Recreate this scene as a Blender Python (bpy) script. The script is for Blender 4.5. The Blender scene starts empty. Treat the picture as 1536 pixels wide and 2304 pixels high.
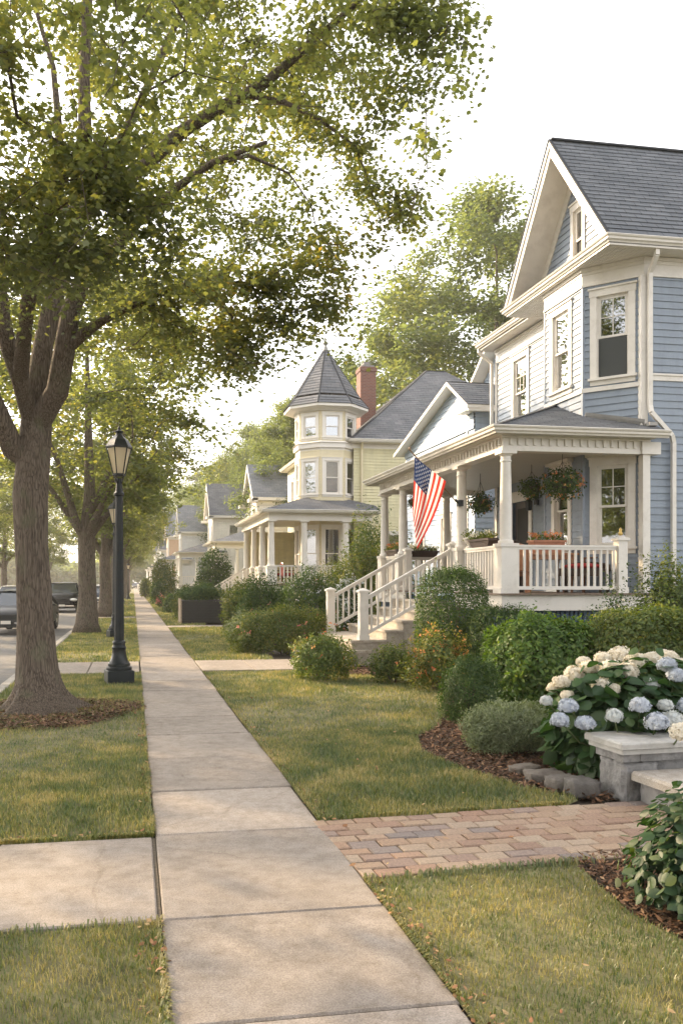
SUN_E=3.0
SKY_S=.15
EXPO=1.74
HAZE=.0006
GRASSK=1.0
DETAIL=1.0
OPP=[(-11.5,12,2,1.0,.5),(-11.6,24,3,1.0,1.5),(-11.5,37,2,.95,2.5),(-11.6,50,3,1.0,3.3),(-11.5,64,2,1.0,4.4),(-11.6,80,3,1.05,5.2),(-11.5,98,2,1.1,.2),(-11.6,120,3,1.1,1.1),(-11.5,0,2,1.0,2.2),(-11.6,-12,3,1.05,.9),(-1.3,-9.5,3,1.0,3.9)]
import bpy, math, random
import numpy as np
from mathutils import Vector, Matrix
rad = math.radians
scene = bpy.context.scene
COL = scene.collection
rng = np.random.default_rng(7)
random.seed(7)

# ---------- photo calibration (camera maths, used to read distances off the photo) ----------
F, YAW, CX, HZ, CAMH = 1900.0, rad(9.8), 628.0, 1310.0, 1.6
CS, SN = math.cos(YAW), math.sin(YAW)
def W(px, py, d):
    xc = (px - CX) / F * d
    return Vector((xc * CS + d * SN, -xc * SN + d * CS, CAMH + (HZ - py) / F * d))
def G(px, py, z=0.0):
    d = F * (CAMH - z) / (py - HZ)
    p = W(px, py, d)
    return Vector((p.x, p.y, z))

# ---------- objects ----------
def link(o, parent=None):
    COL.objects.link(o)
    if parent is not None:
        o.parent = parent
    return o
def tag(o, label=None, cat=None, group=None, kind=None):
    if label: o['label'] = label
    if cat: o['category'] = cat
    if group: o['group'] = group
    if kind: o['kind'] = kind
    return o
def thing(name, label, cat, loc=(0, 0, 0), rz=0.0, group=None):
    o = bpy.data.objects.new(name, None)
    o.empty_display_size = 0.3
    o.location = loc
    o.rotation_euler = (0, 0, rz)
    link(o)
    return tag(o, label, cat, group)
def dup(root, loc=None, rz=None, label=None, group=None, scale=None):
    r = root.copy(); COL.objects.link(r)
    if loc is not None: r.location = loc
    if rz is not None: r.rotation_euler = (0, 0, rz)
    if scale is not None: r.scale = scale if hasattr(scale, '__len__') else (scale,) * 3
    if label: r['label'] = label
    if group: r['group'] = group
    for ch in list(root.children):
        c = ch.copy(); COL.objects.link(c); c.parent = r
        for g in list(ch.children):
            d = g.copy(); COL.objects.link(d); d.parent = c
    return r

class MB:
    """collects faces for ONE mesh object"""
    def __init__(s):
        s.v = []; s.f = []; s.m = []; s.uv = []; s.M = None; s.cur = 0
    def vert(s, p):
        p = Vector(p)
        if s.M is not None: p = s.M @ p
        s.v.append((p.x, p.y, p.z)); return len(s.v) - 1
    def face(s, pts, m=None, uv=None):
        ids = [s.vert(p) for p in pts]
        s.f.append(ids); s.m.append(s.cur if m is None else m); s.uv.append(uv)
    def box(s, a, b, m=None):
        x0, y0, z0 = a; x1, y1, z1 = b
        if x0 > x1: x0, x1 = x1, x0
        if y0 > y1: y0, y1 = y1, y0
        if z0 > z1: z0, z1 = z1, z0
        s.hexa([(x0,y0,z0),(x1,y0,z0),(x1,y1,z0),(x0,y1,z0),(x0,y0,z1),(x1,y0,z1),(x1,y1,z1),(x0,y1,z1)], m)
    def hexa(s, P, m=None):
        i = [s.vert(p) for p in P]
        for q in ((3,2,1,0),(4,5,6,7),(0,1,5,4),(1,2,6,5),(2,3,7,6),(3,0,4,7)):
            s.f.append([i[k] for k in q]); s.m.append(s.cur if m is None else m); s.uv.append(None)
    def bevbox(s, a, b, bv, m=None):
        """box with bevelled top edges and corners"""
        x0,y0,z0 = a; x1,y1,z1 = b
        lo = [(x0+bv,y0,z0),(x1-bv,y0,z0),(x1,y0+bv,z0),(x1,y1-bv,z0),(x1-bv,y1,z0),(x0+bv,y1,z0),(x0,y1-bv,z0),(x0,y0+bv,z0)]
        md = [(x,y,z1-bv) for x,y,z in lo]
        cx, cy = (x0+x1)/2, (y0+y1)/2
        tp = [(x+(bv if x<cx else -bv)*(1 if abs(x-x0)<1e-9 or abs(x-x1)<1e-9 else 0), y+(bv if y<cy else -bv)*(1 if abs(y-y0)<1e-9 or abs(y-y1)<1e-9 else 0), z1) for x,y,z in lo]
        A=[s.vert(p) for p in lo];B=[s.vert(p) for p in md];C=[s.vert(p) for p in tp]
        mm = s.cur if m is None else m
        for k in range(8):
            j=(k+1)%8
            s.f.append([A[k],A[j],B[j],B[k]]);s.f.append([B[k],B[j],C[j],C[k]]);s.m+= [mm,mm];s.uv+=[None,None]
        s.f.append(C);s.m.append(mm);s.uv.append(None)
        s.f.append(A[::-1]);s.m.append(mm);s.uv.append(None)
    def beam(s, p, q, w, h, m=None, up=(0,0,1)):
        """rectangular bar from p to q, w across, h along up"""
        p=Vector(p);q=Vector(q);d=(q-p).normalized();up=Vector(up)
        sd=d.cross(up)
        if sd.length<1e-5: sd=Vector((1,0,0))
        sd.normalize();u=sd.cross(d).normalized()
        a=sd*w/2;b=u*h/2
        s.hexa([p-a-b,p+a-b,q+a-b,q-a-b,p-a+b,p+a+b,q+a+b,q-a+b],m)
    def prism(s, poly, vec, m=None):
        """extrude 3D polygon along vec"""
        vec=Vector(vec); A=[s.vert(p) for p in poly];B=[s.vert(Vector(p)+vec) for p in poly];n=len(A)
        mm=s.cur if m is None else m
        s.f.append(A[::-1]);s.f.append(B);s.m+=[mm,mm];s.uv+=[None,None]
        for k in range(n):
            j=(k+1)%n
            s.f.append([A[k],A[j],B[j],B[k]]);s.m.append(mm);s.uv.append(None)
    def lathe(s, prof, c=(0,0,0), n=16, m=None, rot=0.0, sq=None):
        """prof [(r,z)] bottom to top"""
        rings=[]
        for r,z in prof:
            rings.append([s.vert((c[0]+r*math.cos(rot+2*math.pi*k/n),c[1]+r*math.sin(rot+2*math.pi*k/n),c[2]+z)) for k in range(n)])
        mm=s.cur if m is None else m
        for a,b in zip(rings,rings[1:]):
            for k in range(n):
                j=(k+1)%n
                s.f.append([a[k],a[j],b[j],b[k]]);s.m.append(mm);s.uv.append(None)
        s.f.append(rings[0][::-1]);s.f.append(rings[-1]);s.m+=[mm,mm];s.uv+=[None,None]
    def tube(s, path, radii, n=8, m=None, cap=True, wob=None):
        path=[Vector(p) for p in path]
        if not hasattr(radii,'__len__'): radii=[radii]*len(path)
        rings=[];prev=None
        for i,p in enumerate(path):
            d=(path[min(i+1,len(path)-1)]-path[max(i-1,0)])
            d=d.normalized() if d.length>1e-9 else Vector((0,0,1))
            if prev is None:
                a=Vector((1,0,0)) if abs(d.x)<.8 else Vector((0,1,0))
                a=(a-d*a.dot(d)).normalized()
            else:
                a=prev-d*prev.dot(d)
                a=a.normalized() if a.length>1e-6 else prev
            prev=a;b=d.cross(a)
            ring=[]
            for k in range(n):
                t=2*math.pi*k/n
                r=radii[i]*(wob(i,t,p) if wob else 1.0)
                ring.append(s.vert(p+a*math.cos(t)*r+b*math.sin(t)*r))
            rings.append(ring)
        mm=s.cur if m is None else m
        for a,b in zip(rings,rings[1:]):
            for k in range(n):
                j=(k+1)%n
                s.f.append([a[k],a[j],b[j],b[k]]);s.m.append(mm);s.uv.append(None)
        if cap:
            s.f.append(rings[0][::-1]);s.f.append(rings[-1]);s.m+=[mm,mm];s.uv+=[None,None]
    def grid(s, P, m=None, mfun=None):
        """P[i][j] points"""
        idx=[[s.vert(p) for p in row] for row in P]
        for i in range(len(P)-1):
            for j in range(len(P[0])-1):
                s.f.append([idx[i][j],idx[i+1][j],idx[i+1][j+1],idx[i][j+1]])
                s.m.append(mfun(i,j) if mfun else (s.cur if m is None else m));s.uv.append(None)
    def blob(s, c, r, n=10, k=7, amp=.0, seed=0, m=None, zmin=None):
        rr=random.Random(seed);ph=[rr.uniform(0,6.28) for _ in range(6)]
        P=[]
        for i in range(k+1):
            th=math.pi*i/k;row=[]
            for j in range(n+1):
                a=2*math.pi*(j%n)/n
                q=1+amp*(math.sin(3*a+ph[0]+2*th)+math.sin(5*a+ph[1]-3*th)*.6+math.sin(4*th+ph[2]+a)*.7)/2
                z=c[2]-math.cos(th)*r[2]*q
                if zmin is not None: z=max(z,zmin)
                row.append((c[0]+math.cos(a)*math.sin(th)*r[0]*q,c[1]+math.sin(a)*math.sin(th)*r[1]*q,z))
            P.append(row)
        s.grid(list(map(list,zip(*P))) ,m)
    # lap siding / shingle courses on a convex planar polygon with rectangular openings
    def courses(s, O, U, V, poly, step, lift, openings=(), m=None, v_ref=0.0):
        O=Vector(O);U=Vector(U).normalized();V=Vector(V).normalized();N=U.cross(V).normalized()
        v0=min(p[1] for p in poly);v1=max(p[1] for p in poly)
        cuts=set();k=math.floor((v0-v_ref)/step)
        while v_ref+k*step<v1+1e-6:
            cuts.add(round(v_ref+k*step,5));k+=1
        for o in openings: cuts.add(round(o[2],5));cuts.add(round(o[3],5))
        for p in poly: cuts.add(round(p[1],5))
        cuts=[c for c in sorted(cuts) if v0-1e-6<=c<=v1+1e-6]
        def span(v):
            xs=[];n=len(poly)
            for i in range(n):
                (ua,va),(ub,vb)=poly[i],poly[(i+1)%n]
                if abs(va-vb)<1e-9:
                    if abs(v-va)<1e-6: xs+=[ua,ub]
                elif min(va,vb)-1e-6<=v<=max(va,vb)+1e-6:
                    xs.append(ua+(ub-ua)*(v-va)/(vb-va))
            return (min(xs),max(xs)) if xs else None
        mm=s.cur if m is None else m
        for a,b in zip(cuts,cuts[1:]):
            if b-a<1e-4: continue
            sa,sb=span(a+1e-5),span(b-1e-5)
            if not sa or not sb: continue
            k=math.floor((a+1e-6-v_ref)/step);base=v_ref+k*step
            la=lift*(1-(a-base)/step);lb=lift*(1-(b-base)/step)
            mid=(a+b)/2;segs=[(0.0,1.0)]
            ivs=[(sa,sb)]
            for o in openings:
                if o[2]<mid<o[3]:
                    new=[]
                    for (p,q) in ivs:
                        l=min(p[0],q[0]);r=max(p[1],q[1])
                        if o[1]<=l or o[0]>=r: new.append((p,q));continue
                        if p[0]<o[0] or q[0]<o[0]: new.append(((min(p[0],o[0]),o[0]),(min(q[0],o[0]),o[0])))
                        if p[1]>o[1] or q[1]>o[1]: new.append(((o[1],max(p[1],o[1])),(o[1],max(q[1],o[1]))))
                    ivs=new
            for (p,q) in ivs:
                if p[1]-p[0]<1e-4 and q[1]-q[0]<1e-4: continue
                A=O+U*p[0]+V*a+N*la;B=O+U*p[1]+V*a+N*la;C=O+U*q[1]+V*b+N*lb;D=O+U*q[0]+V*b+N*lb
                s.face([A,B,C,D],mm,uv=[(p[0],a),(p[1],a),(q[1],b),(q[0],b)])
                if a-base<1e-4:
                    A2=O+U*p[0]+V*a;B2=O+U*p[1]+V*a
                    s.face([A2,B2,B,A],mm,uv=[(p[0],a),(p[1],a),(p[1],a),(p[0],a)])
    def build(s, name, mats, parent=None, smooth=False, loc=None, autos=None):
        me=bpy.data.meshes.new(name)
        me.from_pydata(s.v,[],s.f)
        if not isinstance(mats,(list,tuple)): mats=[mats]
        for mt in mats: me.materials.append(mt)
        me.polygons.foreach_set('material_index',s.m)
        if any(u is not None for u in s.uv):
            uvl=me.uv_layers.new(name='UVMap');co=[]
            for f,u in zip(s.f,s.uv):
                if u is None: co+= [0.0,0.0]*len(f)
                else:
                    for a,b in u: co+=[a,b]
            uvl.data.foreach_set('uv',co)
        if smooth: me.polygons.foreach_set('use_smooth',[True]*len(s.f))
        me.update()
        if autos is not None:
            try: me.set_sharp_from_angle(angle=rad(autos))
            except Exception: pass
        o=bpy.data.objects.new(name,me)
        if loc is not None: o.location=loc
        return link(o,parent)

def fast_mesh(name, V, Fc, mats, attrs=None, smooth=False, midx=None):
    """V (n,3), Fc (m,3 or 4) arrays -> mesh"""
    me=bpy.data.meshes.new(name);n=len(V);m,k=Fc.shape
    me.vertices.add(n);me.vertices.foreach_set('co',np.ascontiguousarray(V,dtype=np.float32).ravel())
    me.loops.add(m*k);me.loops.foreach_set('vertex_index',np.ascontiguousarray(Fc,dtype=np.int32).ravel())
    me.polygons.add(m);me.polygons.foreach_set('loop_start',np.arange(0,m*k,k,dtype=np.int32))
    try: me.polygons.foreach_set('loop_total',np.full(m,k,dtype=np.int32))
    except Exception: pass
    if smooth: me.polygons.foreach_set('use_smooth',np.ones(m,dtype=bool))
    for mt in (mats if isinstance(mats,(list,tuple)) else [mats]): me.materials.append(mt)
    if midx is not None: me.polygons.foreach_set('material_index',np.ascontiguousarray(midx,dtype=np.int32))
    for key,arr in (attrs or {}).items():
        a=me.attributes.new(key,'FLOAT','POINT');a.data.foreach_set('value',np.ascontiguousarray(arr,dtype=np.float32))
    me.update(calc_edges=True)
    return me

# ---------- leaves ----------
def _fan(pts):
    """outline (x,y) -> template verts with folded midrib + fan tris"""
    V=[(0,.45,0.0)]+[(x,y,-.22*abs(x)-.12*max(0,y-.5)**2) for x,y in pts]
    n=len(pts);T=[(0,1+i,1+(i+1)%n) for i in range(n)]
    return np.array(V,float),np.array(T,int)
LEAF={
 'maple':_fan([(0,0),(.2,.12),(.5,.22),(.36,.42),(.46,.68),(.2,.64),(0,1),(-.2,.64),(-.46,.68),(-.36,.42),(-.5,.22),(-.2,.12)]),
 'maple_lo':_fan([(0,0),(.48,.25),(.38,.68),(0,1),(-.38,.68),(-.48,.25)]),
 'oval':_fan([(0,0),(.24,.3),(.22,.68),(0,1),(-.22,.68),(-.24,.3)]),
 'diamond':(np.array([(0,0,0),(.3,.5,-.06),(0,1,-.05),(-.3,.5,-.06)],float),np.array([(0,1,2),(0,2,3)],int)),
 'narrow':(np.array([(0,0,0),(.16,.45,-.02),(0,1,-.04),(-.16,.45,-.02)],float),np.array([(0,1,2),(0,2,3)],int)),
 'broad':_fan([(0,0),(.22,.1),(.38,.34),(.34,.66),(.15,.9),(0,1.04),(-.15,.9),(-.34,.66),(-.38,.34),(-.22,.1)]),
}
def frames(nrm, tipdir, r):
    """rotation matrices (n,3,3): columns x,y(tip),z(normal)"""
    n=nrm/np.linalg.norm(nrm,axis=1,keepdims=True)
    t=tipdir-(tipdir*n).sum(1,keepdims=True)*n
    l=np.linalg.norm(t,axis=1,keepdims=True);bad=l[:,0]<1e-4
    t[bad]=np.array([1,0,0]);l[bad]=1;t/=l
    x=np.cross(t,n)
    return np.stack([x,t,n],axis=2)
def leaf_arrays(kind, P, nrm, tip, size, r, rnd=None):
    T,Fc=LEAF[kind];R=frames(nrm,tip,r)
    k=len(T);n=len(P)
    V=np.einsum('nij,kj->nki',R,T)*size[:,None,None]+P[:,None,:]
    Fa=(Fc[None]+np.arange(n)[:,None,None]*k).reshape(-1,3)
    rn=r.random(n) if rnd is None else rnd
    return V.reshape(-1,3),Fa,np.repeat(rn,k)
def join_arrays(parts):
    off=0;Vs=[];Fs=[];As=[]
    for V,Fc,a in parts:
        Vs.append(V);Fs.append(Fc+off);As.append(a);off+=len(V)
    return np.concatenate(Vs),np.concatenate(Fs),np.concatenate(As)
def put(name, me, parent=None, loc=None):
    o=bpy.data.objects.new(name,me)
    if loc is not None:o.location=loc
    return link(o,parent)
def inpoly(x,y,poly):
    x=np.asarray(x);y=np.asarray(y);c=np.zeros(x.shape,bool);n=len(poly)
    for i in range(n):
        x0,y0=poly[i][:2];x1,y1=poly[(i+1)%n][:2]
        if y0==y1: continue
        hit=((y0>y)!=(y1>y))&(x<(x1-x0)*(y-y0)/(y1-y0)+x0);c^=hit
    return c

# ---------- materials ----------
def nt(name):
    m=bpy.data.materials.new(name);m.use_nodes=True;t=m.node_tree;t.nodes.clear()
    out=t.nodes.new('ShaderNodeOutputMaterial')
    def N(kind,**kw):
        n=t.nodes.new('ShaderNode'+kind)
        for k,v in kw.items():
            if k in n.inputs: n.inputs[k].default_value=v
            else: setattr(n,k,v)
        return n
    L=t.links.new
    return m,N,L,out
def c4(c): return (c[0],c[1],c[2],1.0)
def ramp(N,stops):
    r=N('ValToRGB');e=r.color_ramp.elements
    while len(e)>1: e.remove(e[-1])
    e[0].position=stops[0][0];e[0].color=c4(stops[0][1])
    for p,c in stops[1:]:
        x=e.new(p);x.color=c4(c)
    return r
def M_basic(name,col,rough=.6,var=.12,scale=6.0,bump=0.0,bscale=60.0,spec=.5,metal=0.0,dirt=None,dscale=1.2,detail=5):
    m,N,L,out=nt(name);b=N('BsdfPrincipled',Roughness=rough,Metallic=metal)
    b.inputs['Specular IOR Level'].default_value=spec
    tc=N('TexCoord');nz=N('TexNoise',Scale=scale,Detail=detail,Roughness=.6)
    L(tc.outputs['Object'],nz.inputs['Vector'])
    r=ramp(N,[(.25,[max(0,x*(1-var)) for x in col]),(.75,[min(1,x*(1+var)) for x in col])])
    L(nz.outputs['Fac'],r.inputs['Fac']);colr=r.outputs['Color']
    if dirt:
        n2=N('TexNoise',Scale=dscale,Detail=8,Roughness=.7);L(tc.outputs['Object'],n2.inputs['Vector'])
        r2=ramp(N,[(.5,(0,0,0)),(.75,(1,1,1))]);L(n2.outputs['Fac'],r2.inputs['Fac'])
        mx=N('MixRGB');mx.inputs['Color2'].default_value=c4(dirt)
        mul=N('Math',operation='MULTIPLY');mul.inputs[1].default_value=.8;L(r2.outputs['Color'],mul.inputs[0]);L(mul.outputs[0],mx.inputs['Fac'])
        L(colr,mx.inputs['Color1']);colr=mx.outputs['Color']
    L(colr,b.inputs['Base Color'])
    if bump>0:
        n3=N('TexNoise',Scale=bscale,Detail=4);L(tc.outputs['Object'],n3.inputs['Vector'])
        bp=N('Bump',Strength=bump,Distance=.01);L(n3.outputs['Fac'],bp.inputs['Height']);L(bp.outputs[0],b.inputs['Normal'])
    L(b.outputs[0],out.inputs[0]);return m
def M_leaf(name,stops,trans,tw=.45,rough=.45,gloss=.025,patch=.35,pscale=.5):
    """stops = leaf colours over per-leaf random; patch mixes in slow noise over the plant"""
    m,N,L,out=nt(name)
    at=N('Attribute',attribute_name='rnd');tc=N('TexCoord');nz=N('TexNoise',Scale=pscale,Detail=3)
    L(tc.outputs['Object'],nz.inputs['Vector'])
    mr=N('MapRange');mr.inputs[1].default_value=.3;mr.inputs[2].default_value=.7;L(nz.outputs['Fac'],mr.inputs[0])
    mx=N('Mix');mx.data_type='FLOAT';mx.inputs[0].default_value=patch
    L(at.outputs['Fac'],mx.inputs[2]);L(mr.outputs[0],mx.inputs[3])
    r=ramp(N,stops);L(mx.outputs[0],r.inputs['Fac'])
    d=N('BsdfDiffuse');L(r.outputs['Color'],d.inputs['Color'])
    t=N('BsdfTranslucent')
    tm=N('MixRGB',blend_type='MULTIPLY');tm.inputs['Fac'].default_value=1.0;tm.inputs['Color2'].default_value=c4(trans);L(r.outputs['Color'],tm.inputs['Color1'])
    L(tm.outputs['Color'],t.inputs['Color'])
    g=N('BsdfGlossy',Roughness=rough);g.inputs['Color'].default_value=(1,1,1,1)
    m1=N('MixShader');m1.inputs[0].default_value=tw;L(d.outputs[0],m1.inputs[1]);L(t.outputs[0],m1.inputs[2])
    m2=N('MixShader');m2.inputs[0].default_value=gloss;L(m1.outputs[0],m2.inputs[1]);L(g.outputs[0],m2.inputs[2])
    L(m2.outputs[0],out.inputs[0]);return m
def M_bark(name,c0,c1,scale=1.0):
    m,N,L,out=nt(name);b=N('BsdfPrincipled',Roughness=.9);b.inputs['Specular IOR Level'].default_value=.2
    tc=N('TexCoord');mp=N('Mapping');mp.inputs['Scale'].default_value=(21*scale,21*scale,1.5*scale);L(tc.outputs['Object'],mp.inputs['Vector'])
    nw=N('TexNoise',Scale=2.0,Detail=3);L(tc.outputs['Object'],nw.inputs['Vector'])
    ad=N('VectorMath',operation='ADD');mu=N('VectorMath',operation='SCALE');mu.inputs['Scale'].default_value=1.6
    L(nw.outputs['Color'],mu.inputs[0]);L(mp.outputs[0],ad.inputs[0]);L(mu.outputs[0],ad.inputs[1])
    nz=N('TexNoise',Scale=2.2,Detail=8,Roughness=.65);L(ad.outputs[0],nz.inputs['Vector'])
    vo=N('TexVoronoi',Scale=2.4);vo.feature='DISTANCE_TO_EDGE';L(ad.outputs[0],vo.inputs['Vector'])
    r2=ramp(N,[(0,(.1,.1,.1)),(.28,(1,1,1))]);L(vo.outputs['Distance'],r2.inputs['Fac'])
    mm=N('Math',operation='MULTIPLY');L(nz.outputs['Fac'],mm.inputs[0]);L(r2.outputs['Color'],mm.inputs[1])
    ad2=N('Math',operation='MULTIPLY_ADD');ad2.inputs[1].default_value=.6;L(mm.outputs[0],ad2.inputs[0])
    ml=N('Math',operation='MULTIPLY');ml.inputs[1].default_value=.5;L(nz.outputs['Fac'],ml.inputs[0]);L(ml.outputs[0],ad2.inputs[2])
    r=ramp(N,[(.20,c0),(.52,c1)]);L(ad2.outputs[0],r.inputs['Fac'])
    lich=N('TexNoise',Scale=3.5,Detail=6);L(tc.outputs['Object'],lich.inputs['Vector'])
    rl=ramp(N,[(.56,(0,0,0)),(.7,(.55,.55,.55))]);L(lich.outputs['Fac'],rl.inputs['Fac'])
    mx=N('MixRGB');L(rl.outputs['Color'],mx.inputs['Fac']);L(r.outputs['Color'],mx.inputs['Color1']);mx.inputs['Color2'].default_value=c4((.16,.16,.10))
    L(mx.outputs['Color'],b.inputs['Base Color'])
    bp=N('Bump',Strength=1.0,Distance=.035);L(ad2.outputs[0],bp.inputs['Height']);L(bp.outputs[0],b.inputs['Normal'])
    L(b.outputs[0],out.inputs[0]);return m
def M_roof(name,c0,c1,row=.14,width=.3,bump=.5):
    m,N,L,out=nt(name);b=N('BsdfPrincipled',Roughness=.85);b.inputs['Specular IOR Level'].default_value=.3
    uv=N('UVMap');br=N('TexBrick',Scale=1.0);br.offset=.5
    br.inputs['Brick Width'].default_value=width;br.inputs['Row Height'].default_value=row;br.inputs['Mortar Size'].default_value=.006;br.inputs['Mortar Smooth'].default_value=.2;br.inputs['Bias'].default_value=0
    br.inputs['Color1'].default_value=c4(c0);br.inputs['Color2'].default_value=c4(c1);br.inputs['Mortar'].default_value=c4([x*.35 for x in c0])
    L(uv.outputs[0],br.inputs['Vector'])
    nz=N('TexNoise',Scale=90,Detail=3);L(uv.outputs[0],nz.inputs['Vector'])
    r=ramp(N,[(.3,(.72,.72,.72)),(.7,(1.2,1.2,1.2))]);L(nz.outputs['Fac'],r.inputs['Fac'])
    mx=N('MixRGB',blend_type='MULTIPLY');mx.inputs['Fac'].default_value=1;L(br.outputs['Color'],mx.inputs['Color1']);L(r.outputs['Color'],mx.inputs['Color2'])
    n2=N('TexNoise',Scale=.9,Detail=5);L(uv.outputs[0],n2.inputs['Vector'])
    r3=ramp(N,[(.3,(.8,.8,.8)),(.7,(1.15,1.13,1.1))]);L(n2.outputs['Fac'],r3.inputs['Fac'])
    m2=N('MixRGB',blend_type='MULTIPLY');m2.inputs['Fac'].default_value=1;L(mx.outputs['Color'],m2.inputs['Color1']);L(r3.outputs['Color'],m2.inputs['Color2'])
    L(m2.outputs['Color'],b.inputs['Base Color'])
    bp=N('Bump',Strength=bump,Distance=.006);bp.invert=True;L(br.outputs['Fac'],bp.inputs['Height']);L(bp.outputs[0],b.inputs['Normal'])
    L(b.outputs[0],out.inputs[0]);return m
def M_siding(name,col,row=None,var=.07):
    """painted boards; row = board exposure in metres for far walls whose boards are only texture"""
    m,N,L,out=nt(name);b=N('BsdfPrincipled',Roughness=.5);b.inputs['Specular IOR Level'].default_value=.35
    tc=N('TexCoord');mp=N('Mapping');mp.inputs['Scale'].default_value=(1.2,1.2,7.0);L(tc.outputs['Object'],mp.inputs['Vector'])
    nz=N('TexNoise',Scale=1.6,Detail=6,Roughness=.65);L(mp.outputs[0],nz.inputs['Vector'])
    r=ramp(N,[(.3,[x*(1-var) for x in col]),(.7,[min(1,x*(1+var)) for x in col])]);L(nz.outputs['Fac'],r.inputs['Fac'])
    mp2=N('Mapping');mp2.inputs['Scale'].default_value=(3,3,.5);L(tc.outputs['Object'],mp2.inputs['Vector'])
    n2=N('TexNoise',Scale=2.0,Detail=7,Roughness=.7);L(mp2.outputs[0],n2.inputs['Vector'])
    rd=ramp(N,[(.46,(0,0,0)),(.74,(.75,.75,.75))]);L(n2.outputs['Fac'],rd.inputs['Fac'])
    mx=N('MixRGB');L(rd.outputs['Color'],mx.inputs['Fac']);L(r.outputs['Color'],mx.inputs['Color1']);mx.inputs['Color2'].default_value=c4([x*.72+.02 for x in col])
    L(mx.outputs['Color'],b.inputs['Base Color'])
    n3=N('TexNoise',Scale=5,Detail=3);L(mp.outputs[0],n3.inputs['Vector'])
    bp=N('Bump',Strength=.25,Distance=.006);L(n3.outputs['Fac'],bp.inputs['Height']);last=bp
    if row:
        sx=N('SeparateXYZ');L(tc.outputs['Object'],sx.inputs[0])
        dv=N('Math',operation='DIVIDE');dv.inputs[1].default_value=row;L(sx.outputs['Z'],dv.inputs[0])
        fr=N('Math',operation='FRACT');L(dv.outputs[0],fr.inputs[0])
        iv=N('Math',operation='SUBTRACT');iv.inputs[0].default_value=1.0;L(fr.outputs[0],iv.inputs[1])
        b2=N('Bump',Strength=.9,Distance=.03);L(iv.outputs[0],b2.inputs['Height']);L(bp.outputs[0],b2.inputs['Normal']);last=b2
    L(last.outputs[0],b.inputs['Normal'])
    L(b.outputs[0],out.inputs[0]);return m
def M_glass(name,tint=(.05,.06,.06),refl=.35,trans=.55):
    m,N,L,out=nt(name)
    t=N('BsdfTransparent');t.inputs[0].default_value=(.62,.66,.64,1)
    g=N('BsdfGlossy',Roughness=.02);g.inputs['Color'].default_value=(.95,.97,1,1)
    tc=N('TexCoord');nz=N('TexNoise',Scale=1.8,Detail=1);L(tc.outputs['Object'],nz.inputs['Vector'])
    bp=N('Bump',Strength=.08,Distance=.02);L(nz.outputs['Fac'],bp.inputs['Height']);L(bp.outputs[0],g.inputs['Normal'])
    fr=N('Fresnel',IOR=1.45);ad=N('Math',operation='ADD',use_clamp=True);ad.inputs[1].default_value=refl;L(fr.outputs[0],ad.inputs[0])
    mx=N('MixShader');L(ad.outputs[0],mx.inputs[0]);L(t.outputs[0],mx.inputs[1]);L(g.outputs[0],mx.inputs[2])
    L(mx.outputs[0],out.inputs[0]);return m
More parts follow.
